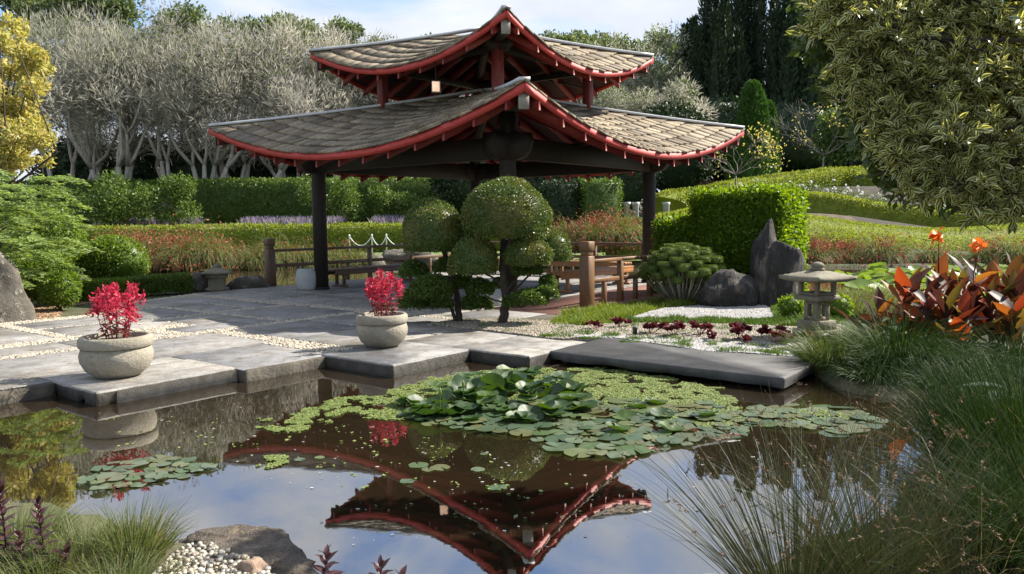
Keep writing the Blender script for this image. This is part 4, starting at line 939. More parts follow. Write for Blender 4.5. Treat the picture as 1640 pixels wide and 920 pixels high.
# ================================================================== STONE LANTERNS
def lantern_big(label, c):
    root = thing('stone_lantern', label, 'stone lantern', c); c = np.asarray(c, float); ang = 0.42
    ax = np.array([[math.cos(ang), math.sin(ang), 0], [-math.sin(ang), math.cos(ang), 0], [0, 0, 1.0]])
    def bx(z0, z1, w, nm, b=0.012): MB().bbox(c+UZ*(z0+z1)/2, (w/2, w/2, (z1-z0)/2), ax, b).build(nm, M_LANT, root)
    bx(0, 0.12, 0.44, 'base_block'); bx(0.12, 0.24, 0.36, 'upper_base_block')
    def cage(z0, z1, w, bar, lint, nm):
        mb = MB(); h = w/2
        for sx in (-1, 1):
            for sy in (-1, 1): mb.bbox(c+ax[0]*sx*(h-bar/2)+ax[1]*sy*(h-bar/2)+UZ*(z0+z1)/2, (bar/2, bar/2, (z1-z0)/2), ax, 0.006)
        for z_ in (z0+lint/2, z1-lint/2):
            for s_ in (-1, 1):
                mb.box(c+ax[1]*s_*(h-bar/2)+UZ*z_, (h-bar, bar/2-0.004, lint/2), ax); mb.box(c+ax[0]*s_*(h-bar/2)+UZ*z_, (bar/2-0.004, h-bar, lint/2), ax)
        mb.build(nm, M_LANT, root)
    cage(0.24, 0.51, 0.235, 0.075, 0.055, 'shaft')
    bx(0.51, 0.575, 0.42, 'platform')
    cage(0.575, 0.79, 0.34, 0.055, 0.04, 'fire_box')
    # curved four-cornered roof
    n = 13; g = np.linspace(-1, 1, n); U_, V_ = np.meshgrid(g, g); hw = 0.345
    def zt(u, v): r2 = np.maximum(abs(u), abs(v)); return 0.91-0.085*(r2**1.7)-0.02*(u*u+v*v)*0.5+0.035*(u*u*v*v)
    zt_ = zt(U_, V_); zb = np.minimum(zt_-0.045, 0.83-0.0*U_)-0.0; zb = zt_-0.05-0.03*(1-np.maximum(abs(U_), abs(V_)))
    T = c+U_[..., None]*hw*ax[0]+V_[..., None]*hw*ax[1]+zt_[..., None]*UZ; B = c+U_[..., None]*hw*ax[0]+V_[..., None]*hw*ax[1]+zb[..., None]*UZ
    i = np.arange(n-1)[:, None]*n; j = np.arange(n-1)[None]; q = np.stack([i+j, i+j+1, i+n+j+1, i+n+j], -1).reshape(-1, 4)
    ring = [k for k in range(n)]+[k*n+n-1 for k in range(1, n)]+[n*n-1-k for k in range(1, n)]+[k*n for k in range(n-2, 0, -1)]
    m = n*n; rf = [[ring[k]+m, ring[(k+1) % len(ring)]+m, ring[(k+1) % len(ring)], ring[k]] for k in range(len(ring))]
    MB().add(np.concatenate([T.reshape(-1, 3), B.reshape(-1, 3)]), q, q[:, ::-1]+m, rf).build('roof', M_LANT, root, smooth=False)
    MB().bbox(c+UZ*0.80, (0.14,0.14,0.03), ax, 0.01).build('roof_seat', M_LANT, root)
    MB().lathe(c+UZ*0.905, [(0.09,0),(0.095,0.02),(0.07,0.03),(0.072,0.04),(0.085,0.06),(0.075,0.085),(0.045,0.105),(0.01,0.115)], 20).build('finial', M_LANT, root, smooth=True)
    return root
lantern_big('square stone lantern with curved cap beside the reddish cannas', G(1307, 541))
def lantern_small(label, c):
    root = thing('stone_lantern', label, 'stone lantern', c)
    MB().lathe(c, [(0.30,0),(0.30,0.05),(0.24,0.06),(0.215,0.09),(0.215,0.30),(0.225,0.31)], 8).build('base', M_LANT, root)
    MB().lathe(c+UZ*0.31, [(0.27,0),(0.28,0.02),(0.28,0.07),(0.24,0.09)], 8).build('platform', M_LANT, root)
    MB().lathe(c+UZ*0.40, [(0.20,0),(0.37,0.0),(0.38,0.025),(0.26,0.07),(0.14,0.125),(0.07,0.15)], 12).build('roof', M_LANT, root)
    MB().lathe(c+UZ*0.55, [(0.07,-0.01),(0.085,0.02),(0.06,0.07),(0.01,0.10)], 12).build('finial', M_LANT, root, smooth=True)
lantern_small('small low stone lantern with wide cap at the rear pond', G(348, 465))

# ================================================================== HEDGES
def hedge(name, label, c, size, ang, mat, n, ls=0.06, bulge=0.02, group=None, fr=1.2, cat='hedge', rough=0.35, base=None, holes=None):
    """clipped box of leaves around a body of the same foliage; c = centre of the foot"""
    c = np.asarray(c, float); L_, W_, H_ = size; ca, sa = math.cos(ang), math.sin(ang); ax = np.array([[ca, sa, 0], [-sa, ca, 0], [0, 0, 1.0]])
    A = np.array([L_*W_, L_*H_, L_*H_, W_*H_, W_*H_]); f = rng.choice(5, n, p=A/A.sum()); r = rng.random((n, 2))*2-1
    loc = np.zeros((n, 3)); nr = np.zeros((n, 3))
    for k, (a, b, cx, sg) in enumerate([(0,1,2,1),(0,2,1,-1),(0,2,1,1),(1,2,0,-1),(1,2,0,1)]):
        m = f == k; loc[m, a] = r[m, 0]; loc[m, b] = r[m, 1]; loc[m, cx] = sg; nr[m, cx] = sg
    hs = np.array([L_/2, W_/2, H_/2]); p = loc*hs
    nz_ = np.array([mnoise.noise(Vector(x*fr)) for x in (p+c)]); p += nr*(nz_*bulge)[:, None]
    p += nr*(rng.normal(size=n)*ls*rough)[:, None]
    mb = MB(); mb.bbox(c+UZ*(H_/2-ls*0.2), hs-np.array([ls*0.7]*3), ax, 0.06)
    P = c+UZ*H_/2+p@ax; Nn = nr@ax
    leafset(mb, P, Nn*0.5+rng.normal(size=(n, 3))*0.65+UZ*0.15, ls*(0.65+0.7*rng.random(n)), 0.55)
    return tag(mb.build(name, mat, base=c), label, cat, group)
# right bright hedge block and its lower wing
hcor = np.array([5.2,15.2,0])
hedge('clipped_hedge', 'bright green clipped hedge block behind the standing stones', hcor-UN*0.92+VT*0.75, (1.84,1.5,2.12), math.atan2(UN[1], UN[0]), M_BRIGHT, 34000, 0.075, 0.10, rough=0.6)
hedge('clipped_hedge', 'lower bright hedge wing between pavilion post and taller block', hcor-UN*2.3+VT*0.7, (0.9,1.3,1.55), math.atan2(UN[1], UN[0]), M_BRIGHT, 13000, 0.075, 0.10, rough=0.6)
# low hedge at left: sunlit half in lighter leaf, shaded half in darker
for a, b, lb, nn in ((G(120,482),G(192,475),'low hedge piece coloured as sunlit in front of the round shrubs at left',7000),(G(193,474),G(298,468),'low clipped hedge coloured as shaded, ending at the rear pond rocks',9000)):
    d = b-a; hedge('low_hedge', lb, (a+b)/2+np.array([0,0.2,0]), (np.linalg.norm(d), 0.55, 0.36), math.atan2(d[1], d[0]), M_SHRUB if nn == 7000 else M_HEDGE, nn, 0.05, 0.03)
# far hedges
hedge('long_hedge', 'long tall clipped hedge behind the purple flowers', (-20.5, 54, 1.55), (44, 1.6, 2.9), -0.02, M_HEDGE, 44000, 0.17, 0.10, fr=0.5)
hedge('terrace_hedge', 'lower clipped hedge facing the lawn below the purple flowers', (-13.5, 42.2, -0.03), (32, 0.9, 1.45), 0.0, M_SUNHEDGE, 20000, 0.13, 0.06, fr=0.5)
Yb = 39.0
for (x0, x1, yt, yb, lb) in ((873,924,292,352,'left of two dark cube-shaped hedges under the pavilion roof'),(928,989,290,347,'right of two cube-shaped hedges under the pavilion roof')):
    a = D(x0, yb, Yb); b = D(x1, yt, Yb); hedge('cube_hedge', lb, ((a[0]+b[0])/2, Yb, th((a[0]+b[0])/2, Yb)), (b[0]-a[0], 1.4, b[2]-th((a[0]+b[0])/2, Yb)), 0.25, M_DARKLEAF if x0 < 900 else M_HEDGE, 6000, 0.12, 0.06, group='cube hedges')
# swept hill hedges on the right: tube-like clipped rows following the slope
def swept(name, label, path, w, h, mat, n, ls=0.1, cat='hedge', wb=0.05, group=None, tilt=0.0):
    P = np.array(path, float); t = np.r_[0, np.cumsum(np.linalg.norm(np.diff(P, axis=0), axis=1))]; T = t[-1]
    def at(s): return np.stack([np.interp(s, t, P[:, k]) for k in range(3)], -1)
    def fr_(s): d = unit((at(np.minimum(s+0.3, T))-at(np.maximum(s-0.3, 0)))*np.array([1,1,0])); return d, np.stack([-d[:, 1], d[:, 0], d[:, 2]*0], -1)
    # cross-section: rounded top box, angle parameter
    def sec(a): c_, s_ = np.cos(a), np.sin(a); e = 0.55; x_ = np.sign(c_)*abs(c_)**e*w/2; return x_, np.abs(s_)**e*(h+x_*tilt)
    m = 40; ns = 14; ss = np.linspace(0, T, m); aa = np.linspace(0, math.pi, ns); cx, cz = sec(aa); d, sd = fr_(ss); O = at(ss)
    V = (O[:, None, :]+sd[:, None, :]*(cx*0.96)[None, :, None]+UZ*(cz*0.97)[None, :, None]-UZ*0.03).reshape(-1, 3)
    i = np.arange(m-1)[:, None]*ns; j = np.arange(ns-1)[None]; q = np.stack([i+j, i+j+1, i+ns+j+1, i+ns+j], -1).reshape(-1, 4)
    mb = MB().add(V, q, [list(range(ns))], [[(m-1)*ns+k for k in range(ns)][::-1]])
    s = rng.random(n)*T; a = rng.random(n)*math.pi; cx, cz = sec(a); d, sd = fr_(s); nn = unit(sd*np.cos(a)[:, None]+UZ*np.sin(a)[:, None])
    p = at(s)+sd*cx[:, None]+UZ*cz[:, None]; p += nn*(rng.normal(size=n)*ls*0.25+wb*np.array([mnoise.noise(Vector(x*0.9)) for x in p]))[:, None]
    leafset(mb, p, nn*0.5+rng.normal(size=(n, 3))*0.6, ls*(0.65+0.7*rng.random(n)), 0.55)
    return tag(mb.build(name, mat, base=P[0]), label, cat, group)
def hp(px, py, Y, h): q = D(px, py, Y); return np.array([q[0], q[1], q[2]-h])
HG = 'swept clipped hedges on the right slope'
swept('swept_hedge', 'long smooth clipped hedge along the far side of the lily pond at right', [hp(1255,345,33.2,1.2),hp(1290,352,33,1.2),hp(1340,358,33,1.2),hp(1420,370,33,1.2),hp(1500,377,32.8,1.2),hp(1580,375,32.6,1.2),hp(1700,366,32.4,1.2),hp(1850,360,32.4,1.2)], 4.2, 1.2, M_SUNHEDGE, 42000, 0.075, group=HG, tilt=0.24)
swept('swept_hedge', 'orange-tipped clipped hedge sweeping down the slope at right', [hp(1200,318,38,0.8),hp(1290,313,38,0.8),hp(1350,320,38,0.8),hp(1420,333,38,0.8),hp(1500,345,38,0.7),hp(1640,350,38,0.7),hp(1800,350,38,0.7)], 0.9, 0.95, M_SUNHEDGE, 12000, 0.1, group=HG)
swept('swept_hedge', 'topmost rounded hedge curving along the crest behind the white roses', [hp(1073,328,41,1.0),hp(1085,318,41.5,1.1),hp(1140,308,43,1.2),hp(1200,293,45,1.3),hp(1270,280,47,1.4),hp(1340,271,48,1.4),hp(1420,269,48,1.4),hp(1600,270,48,1.4)], 2.6, 1.4, M_SUNHEDGE, 26000, 0.11, group=HG, tilt=0.2)
swept('swept_hedge', 'low clipped hedge running down behind the bright hedge wing', [hp(1035,362,33,0.5),hp(1060,352,34,0.5),hp(1110,338,36,0.6),hp(1180,322,38,0.6)], 0.9, 0.7, M_SUNHEDGE, 5000, 0.09, group=HG)
swept('swept_hedge', 'short rounded hedge low on the bank right of the red flowers', [hp(978,382,29.5,0.8),hp(1000,373,29.6,0.9),hp(1030,370,29.8,0.9),hp(1075,372,30,0.9)], 1.4, 1.0, M_SUNHEDGE, 5000, 0.08, group=HG)
swept('swept_hedge', 'small dark rounded hedge above the red flowers on the bank', [hp(985,362,32.5,0.6),hp(1010,356,32.5,0.65),hp(1035,356,32.5,0.65)], 1.0, 0.75, M_HEDGE, 3000, 0.08, group=HG)
# soil bed of the roses
def patch(name, pts, mat, label, dz=0.03):
    p = np.array(pts); n = len(p)//2
    g = np.array([[a*(1-t)+b*t for t in np.linspace(0, 1, 10)] for a, b in zip(p[:n], p[n:])]); m = 10
    z = terrain(g[..., 0], g[..., 1])+dz; V = np.concatenate([g, z[..., None]], -1).reshape(-1, 3)
    i = np.arange(n-1)[:, None]*m; j = np.arange(m-1)[None]; q = np.stack([i+j, i+j+1, i+m+j+1, i+m+j], -1).reshape(-1, 4)
    return tag(MB().add(V, q).build(name, mat, smooth=True), label, kind='structure')
patch('rose_bed', [(9,39.2),(14,39.2),(20,39.2),(30,39.2),(9,47),(14,47.5),(20,47.5),(30,47.5)], M_SOIL, 'dark soil of the rose bed on the slope')
patch('lower_bed', [(11,33.4),(16,33.4),(20,33.2),(30,33),(11,37.3),(16,37.3),(20,37.3),(30,37.3)], M_SOIL, 'dark soil strip between the swept hedges', 0.035)
# ================================================================== PLANTS
def crownleaves(mb, clumps, n, ls, width=0.5, shell=0.6, out=0.5, zmin=-1.0, droop=0.0):
    A = np.array([r[0]*r[1]+r[0]*r[2] for _, r in clumps]); A = A/A.sum()
    for (c, r), a in zip(clumps, A):
        k = max(8, int(n*a)); p, nr = ball_pts(k, c, r, shell, zmin)
        leafset(mb, p, nr*out+rng.normal(size=(len(p), 3))*0.6-UZ*droop, ls*(0.65+0.7*rng.random(len(p))), width)
def shrub(name, label, c, r, mat, n, ls, cat='shrub', group=None, lobes=7, body=True, amp=0.12, stem=True):
    c = np.asarray(c, float); r = np.asarray(r, float); root = thing(name, label, cat, c, group); mb = MB()
    cc = c+UZ*r[2]
    cl = [(cc, r*0.9)]
    for k in range(lobes):
        d = unit(rng.normal(size=3)); d[2] = abs(d[2])*0.8; cl.append((cc+d*r*0.42, r*(0.5+0.15*rng.random())))
    if body: blob(mb, cc, r*0.78, 16, 0.15, 2, -0.95, seed=int(c[0]*10))
    crownleaves(mb, cl, n, ls, 0.55, 0.25)
    mb.build('foliage', mat, root)
    if stem: MB().tube([c-UZ*0.05, c+UZ*r[2]*0.6], (0.05*r[2]+0.01, 0.02), 6).build('stem', M_BARK, root)
    return root
SG = 'rounded shrubs at left'
shrub('round_shrub', 'rounded bright green shrub in the middle of the left bed', (-9.55,18.9,-0.05), (0.86,0.7,0.74), M_SHRUB, 13000, 0.06, group=SG, lobes=4)
shrub('round_shrub', 'green shrub below the feathery foliage next to the boulder', (-9.6,16.0,-0.05), (0.72,0.65,0.60), M_SHRUB, 9000, 0.06, group=SG)
shrub('round_shrub', 'taller leafy shrub behind the feathery foliage at left', (-10.8,18.2,-0.05), (1.0,0.9,1.15), M_SHRUB, 11000, 0.07, group=SG)
shrub('round_shrub', 'small leafy shrub at the foot of the boulder with garden tap', (-8.75,15.1,-0.05), (0.42,0.4,0.42), M_SHRUB, 4000, 0.06, group=SG)
# feathery weeping foliage at far left
def feathery(label, c):
    root = thing('feathery_tree', label, 'tree', c); tips = []; tr = MB()
    for k in range(4): limbs(tr, c, [rng.normal()*0.35, rng.normal()*0.35, 1], 0.9, 0.05, 2, 3, 0.7, tips, 6)
    tr.build('trunk', M_BARK, root); mb = MB()
    n = 170
    for k in range(n):
        a = rng.random()*6.28; e = rng.random(); cc = c+np.array([math.cos(a)*1.35*math.sqrt(rng.random()), math.sin(a)*1.2*math.sqrt(rng.random()), 0.55+2.1*e])
        d = unit(np.array([math.cos(a), math.sin(a), 0.25])); ln = 0.55+0.4*rng.random()
        m = 120; s = rng.random(m); p = cc+d*(s*ln)[:, None]-UZ*(s**2*0.28)[:, None]+rng.normal(size=(m, 3))*0.02; sd = np.cross(d, UZ)
        ax = d*0.7+sd*(rng.choice([-1, 1], m)*0.8)[:, None]-UZ*0.25
        leafset(mb, p, ax, 0.09+0.06*rng.random(m), 0.22)
    mb.build('crown', M_FEATHER, root)
feathery('light green feathery tree at the left edge above the boulder', np.array([-10.1,14.9,-0.05]))
feathery('second feathery light green tree half cut by the left edge', np.array([-11.6,15.6,-0.05]))
# yellow tree
def broad_tree(name, label, c, clumps, mat, n, ls, trunk_h, tr, bark, width=0.5, group=None, shell=0.7, limbn=5, droop=0.1, cat='tree'):
    c = np.asarray(c, float); root = thing(name, label, cat, c, group); t = MB(); top = c+UZ*trunk_h
    t.tube(np.array([c-UZ*0.1, c+UZ*trunk_h*0.5+np.array([rng.normal()*0.1, 0, 0]), top]), (tr*1.2, tr*0.9, tr*0.75), 9)
    for (cc, r) in clumps[:max(limbn, len(clumps))]:
        mid = (top+cc)/2+rng.normal(size=3)*0.12*np.linalg.norm(cc-top); t.tube([top, mid, cc], (tr*0.5, tr*0.3, tr*0.1), 5)
    t.build('trunk', bark, root); mb = MB(); crownleaves(mb, clumps, n, ls, width, shell, 0.35, droop=droop); mb.build('crown', mat, root); return root
Yy = 24.0; yc = []
for k in range(64):
    py = 28+235*rng.random(); edge_ = np.interp(py, [20,60,140,170,200,265], [25,70,92,70,82,85]); px = -90+(edge_+90)*rng.random()**0.7; rw = 11+13*rng.random(); rh = rw*0.75; px -= rw*0.7
    q = D(px, py, Yy+rng.normal()*0.9); s = 1/ppm(Yy); yc.append((q, np.array([rw*s, rw*s, rh*s])))
broad_tree('yellow_tree', 'autumn yellow tree at the upper left edge', (-16.2,Yy,0), yc, M_YELLOW, 17000, 0.15, 2.0, 0.10, M_BARK, 0.4)
# ---------------- grey twiggy trees behind the long hedge
GT = 'grey twiggy trees behind the long hedge'
def grey_tree(label, px, Y, base_y, top_y, wpx, forks, mat_top, ntw=8000, nl=1500):
    b = D(px, base_y, Y); b[2] = th(b[0], Y)-0.1; root = thing('grey_tree', label, 'tree', b, GT); t = MB(); tips = []; htop = D(px, top_y, Y)[2]; hh = htop-b[2]; wd = wpx/ppm(Y)
    for k in range(forks):
        a = (k+0.5)/forks*2-1; d = unit([a*0.45+rng.normal()*0.08, rng.normal()*0.2, 1.0]); s = b+np.array([a*0.12, 0, 0])
        limbs(t, s, d, hh*0.32, 0.19+0.07*rng.random(), 2, 2, 0.42, tips, 6, 0.25, 0.78, 0.02)
    t.build('trunk', M_PALEBARK, root)
    tw = MB(); cl = []
    for (p, d) in tips: cl.append((p+d*0.3, np.array([1.0,1.0,1.1])*wd*0.26))
    for k in range(22):
        zz = 0.42+0.56*rng.random(); rr = wd*0.42*math.sin(math.pi*min(1, max(0.15, (zz-0.12)/0.95)))
        a = rng.random()*6.28; cl.append((np.array([b[0]+math.cos(a)*rr, Y+math.sin(a)*rr*0.8, b[2]+zz*hh]), np.array([1.0,1.0,1.15])*wd*(0.18+0.08*rng.random())))
    for (cc, r) in cl:
        m = ntw//len(cl); p, nr = ball_pts(m, cc, r, 1.0)
        leafset(tw, p, nr*0.5+rng.normal(size=(len(p), 3))*0.35+UZ*0.45, 0.4+0.35*rng.random(len(p)), 0.075, None, 0.05)
    tw.build('twigs', M_TWIG, root)
    lv = MB(); m = nl; top = [c_ for c_ in cl if c_[0][2] > b[2]+hh*0.72] or cl
    crownleaves(lv, [(c_+UZ*0.25, r*0.95) for c_, r in top], m, 0.22, 0.5, 0.8); lv.build('leaves', mat_top, root)
specs = [(105,57,'first grey twiggy tree from the left, beside the yellow tree'),(155,58,'grey twiggy tree with several slim pale stems, second from left'),(190,57,'grey tree with bold V-shaped pale trunk above the hedge'),(262,58,'grey tree with a broad fan of pale stems above the flowers'),(332,57,'grey tree left of the pavilion roof tip'),(372,59,'grey tree directly behind the left roof tip'),(428,58,'grey tree whose trunk shows just under the left eave'),(470,60,'grey tree behind the left half of the lower roof'),(525,60,'grey tree seen between the two roof tips at left'),(590,61,'grey tree behind the upper roof left tip'),(650,62,'grey tree behind the upper roof slope at left'),(722,63,'grey tree mostly hidden behind the upper pavilion roof')]
for k, (px, Y, lb) in enumerate(specs):
    grey_tree(lb, px, Y, 280, [20,35,45,30,50,40,60,55,62,75,90,80][k]+6, 145, 3+(k % 3), M_TOPLEAF, 15000)
for (px, Y, lb, ty, w_) in ((1000,64,'pale thin-leaved tree behind the right end of the upper roof',70,110),(1060,63,'grey-green tree right of the upper roof tip',60,110),(930,66,'pale tree behind the middle of the upper roof right slope',80,100)):
    grey_tree(lb, px, Y, 300, ty, w_, 3, M_TOPLEAF, 3500, 2600)
# taller green canopy behind
CG = 'green canopy trees at the back'
def canopy(label, px, Y, ty, wpx, mat=M_TOPLEAF, n=9500, low=190, ls=0.34):
    b = D(px, 250, Y); b[2] = th(b[0], Y)-0.1; cl = []; s = 1/ppm(Y)
    for k in range(15):
        q = D(px+rng.normal()*wpx*0.25, ty+14+rng.random()**1.3*(low-ty-20), Y+rng.normal()*1.2); r = wpx*s*(0.13+0.11*rng.random()); cl.append((q, np.array([r, r, r*0.8])))
    broad_tree('canopy_tree', label, b, cl, mat, n, ls, max(2.0, D(px, low, Y)[2]-b[2]), 0.22, M_PALEBARK, 0.5, CG, 0.9)
for (px, ty, w_, lb) in ((20,-40,190,'green canopy tree behind the yellow tree'),(120,-20,170,'tall green canopy tree above the first grey trees'),(215,-5,170,'green canopy tree rising over the V-trunk grey tree'),(300,5,150,'green canopy tree at the start of the open sky'),(375,8,130,'rounded green treetop against blue sky, left of pavilion'),(440,22,120,'green treetop with dense crown left of the upper roof tip'),(500,28,110,'airy green treetop just left of the upper roof tip'),(560,35,110,'green treetop directly above the upper roof left tip'),(640,58,110,'small treetop peeking over the upper roof slope'),(880,58,120,'treetop right of the roof apex'),(925,50,120,'rounded treetop over the upper roof right slope'),(970,52,120,'light green treetop second from the dark conifers'),(1040,45,120,'airy treetop next to the dark conifers')):
    canopy(lb, px, 68 if px < 800 else 72, ty, w_)
# dark understorey behind the grey trunks
for k, (px, lb) in enumerate(((130,'dark evergreen bush behind the first pale trunks'),(235,'dark evergreen bush between the V-trunk and the fan of stems'),(330,'dark evergreen bush left of the pavilion behind the hedge'),(430,'dark evergreen bush behind the hedge under the left eave'),(540,'dark evergreen bush behind the hedge right of the left post'),(660,'dark evergreen bush behind the hedge under the roof beam'))):
    q = D(px, 300, 64); shrub('evergreen_bush', lb, (q[0], 64, 1.5), (4.2,2.0,3.9), M_DARKLEAF, 8000, 0.3, 'bush', 'dark bushes behind the hedge', 5)
for k, (px, Y, r, lb) in enumerate(((880,50,(3.2,2,2.7),'dark evergreen mass behind the left cube hedge'),(985,50,(3.0,2,2.6),'dark evergreen mass behind the right cube hedge'),(1075,54,(3.6,2,3.6),'dark evergreen bush beside the right pavilion post'),(1160,58,(4,2,3.4),'dark evergreen bush behind the small bare tree'),(1270,60,(4.5,2,3.4),'dark evergreen bush below the tall conifers'),(770,50,(3.4,2,2.6),'dark evergreen bush behind the tall topiary dome'))):
    q = D(px, 300, Y); shrub('evergreen_bush', lb, (q[0], Y, th(q[0], Y)), r, M_DARKLEAF, 6500, 0.26, 'bush', 'dark bushes behind the hedge', 6)
for (px, py, Y, r, lb) in ((1000,190,56,(2.6,2,2.6),'grey-green misty shrub right of the lower roof ridge'),(1085,190,56,(2.6,2,2.9),'soft grey-green shrub tree left of the cone conifer')):
    q = D(px, py, Y); root = thing('misty_shrub', lb, 'tree', (q[0], Y, th(q[0], Y)), 'grey-green trees right of the roof'); tw = MB(); cl = [(q+rng.normal(size=3)*np.array([1.2,.5,1.0]), np.array([1.2,1.2,1.1])) for k in range(9)]
    for cc, rr in cl:
        p, nr = ball_pts(900, cc, rr, 1.0); leafset(tw, p, nr*0.6+rng.normal(size=(len(p), 3))*0.4+UZ*0.2, 0.4, 0.09, None, 0.05)
    tw.build('twigs', M_TWIG, root); lv = MB(); crownleaves(lv, cl[:5], 2500, 0.2, 0.4, 0.5); lv.build('leaves', M_MIDLEAF, root)
    t = MB()
    for cc, rr in cl: t.tube([np.array([q[0], Y, th(q[0], Y)-0.1]), (np.array([q[0], Y, th(q[0], Y)])+cc)/2+rng.normal(size=3)*0.2, cc], (0.14, 0.09, 0.03), 5)
    t.build('trunk', M_BARK, root)
# dark conifers
def conifer(label, px, Y, ty, wpx, mat, n, group='dark conifers at upper right', ls=0.42, shape=1.0, name='conifer'):
    b = D(px, 300, Y); b[2] = th(b[0], Y)-0.1; root = thing(name, label, 'conifer', b, group); top = D(px, ty, Y)[2]; hh = top-b[2]; rw = wpx/ppm(Y)/2
    MB().tube([b, b+UZ*hh*0.9], (0.3 if hh > 8 else 0.12, 0.05), 8).build('trunk', M_BARK, root); mb = MB()
    # inner body keeps the far side from showing through, then sprays pointing up and out
    if shape == 1.0:
        for q in range(13):
            aq = q*2.4; ro = rw*0.78*math.sqrt(q/13); bq = b+np.array([math.cos(aq)*ro, math.sin(aq)*ro, 0]); hq = hh*(1.0-0.05*q*rng.random()-0.12*(q > 6)); wq = rw*(0.40+0.12*rng.random()); zq = np.linspace(0.03, 0.9, 8)
            mb.lathe(bq, np.c_[wq*0.5*(1-zq)**0.8*np.minimum(1, zq/0.1+0.4), zq*hq], 8)
            m = n//11; z = rng.random(m)**0.75; a = rng.random(m)*6.283; lump = np.array([mnoise.noise(Vector((math.cos(x)*1.3+q, math.sin(x)*1.3, y*hq*0.5))) for x, y in zip(a, z)]); r = wq*(1-z)**0.75*np.minimum(1, z/0.1+0.4)*(0.8+0.6*lump+0.15*rng.normal(size=m))+0.05
            leafset(mb, bq+np.c_[np.cos(a)*r, np.sin(a)*r, z*hq], np.c_[np.cos(a)*0.45, np.sin(a)*0.45, np.ones(m)]+rng.normal(size=(m, 3))*0.3, ls*(0.6+0.9*rng.random(m)), 0.26)
        mb.build('crown', mat, root); return
    zz = np.linspace(0.02, 0.93, 14); prof = lambda z: rw*np.minimum(1, (z/0.12+0.35))*(1-z)**(0.55*shape)*1.12
    mb.lathe(b, np.c_[prof(zz)*0.62, zz*hh], 14)
    m = n; z = rng.random(m)**0.8; a = rng.random(m)*6.283; lump = np.array([mnoise.noise(Vector((math.cos(x)*1.6, math.sin(x)*1.6, y*hh*0.28))) for x, y in zip(a, z)])
    r = prof(z)*(0.82+0.42*lump+0.12*rng.normal(size=m)); p = b+np.c_[np.cos(a)*r, np.sin(a)*r, z*hh]
    leafset(mb, p, np.c_[np.cos(a)*0.55, np.sin(a)*0.55, np.ones(m)]+rng.normal(size=(m, 3))*0.3, ls*(0.6+0.8*rng.random(m)), 0.3)
    mb.build('crown', mat, root)
for (px, Y, ty, w_, lb) in ((1105,66,35,90,'leftmost dark conifer, shortest of the tall row'),(1150,64,-15,120,'tall dark conifer second from left, above the cone conifer'),(1205,68,-60,120,'tall dark conifer behind the bright cone conifer'),(1262,62,-40,120,'tall dark conifer just left of the variegated tree'),(1320,66,-60,140,'dark conifer partly hidden by the variegated tree'),(1400,64,-40,150,'dark conifer seen only through gaps in the variegated tree')):
    conifer(lb, px, Y, ty, w_, M_CONIFER, 20000)
conifer('bright green cone-shaped conifer in front of the dark row', 1203, 52, 133, 66, M_CONE, 15000, None, 0.22, 0.75, 'cone_conifer')
conifer('narrow dark green conifer leaning on the cone conifer right side', 1228, 54, 165, 44, M_CONE, 7000, None, 0.22, 0.8, 'cone_conifer')
broad_tree('broadleaf_tree', 'mid green broadleaf tree right of the bare tree on the slope', (D(1360,250,52)[0],52,th(D(1360,250,52)[0],52)), [(D(x, y, 52), np.array([1.7,1.5,1.3])) for x, y in ((1350,200),(1385,190),(1370,225),(1400,215),(1340,232),(1420,200))], M_MIDLEAF, 8000, 0.26, 2.0, 0.15, M_BARK)
M_TWIGBARK = stonemat('twig_bark', [(0.12,0.105,0.085),(0.22,0.2,0.165)], 3, 9, 0.4)
# bare trees with a few yellow leaves
def bare_tree(label, px, Y, by, ty, wpx, nl):
    b = D(px, by, Y); root = thing('bare_tree', label, 'tree', b, 'nearly bare small trees on the slope'); t = MB(); tips = []; hh = (by-ty)/ppm(Y)
    t.tube([b-UZ*0.6, b+UZ*hh*0.25], (0.08,0.05), 7)
    for k in range(9):
        a = k/9*6.28+0.3; limbs(t, b+UZ*hh*0.25, [math.cos(a)*0.9, math.sin(a)*0.9, 0.55], hh*0.30*(wpx/(by-ty))**0.5, 0.032, 4, 2, 0.5, tips, 4, 0.08, 0.76, 0.010)
    t.build('trunk', M_TWIGBARK, root); P = np.array([x[0] for x in tips]); k = rng.integers(0, len(P), nl); k = k[P[k][:, 0] > b[0]-0.8]
    lv = MB(); leafset(lv, P[k]+rng.normal(size=(len(k), 3))*0.22, rng.normal(size=(len(k), 3))-UZ*0.6, 0.13+0.06*rng.random(len(k)), 0.6); lv.build('leaves', M_YELLOW, root)
bare_tree('small bare tree with pale twigs and some yellow leaves below the roof tip', 1178, 44, 300, 225, 110, 520)
bare_tree('taller bare tree with yellow leaves beside the variegated tree', 1318, 50, 280, 165, 110, 420)
# red low wall far back
a = D(1085,305,56); b = D(1152,300,56); o = MB().box(((a[0]+b[0])/2, 56, (a[2]+b[2])/2-0.2), ((b[0]-a[0])/2, 0.15, 0.75)).build('garden_wall', M_DRED, base=((a[0]+b[0])/2, 56, a[2]-1.0)); tag(o, 'low dull red wall glimpsed beyond the right pavilion post', 'wall')
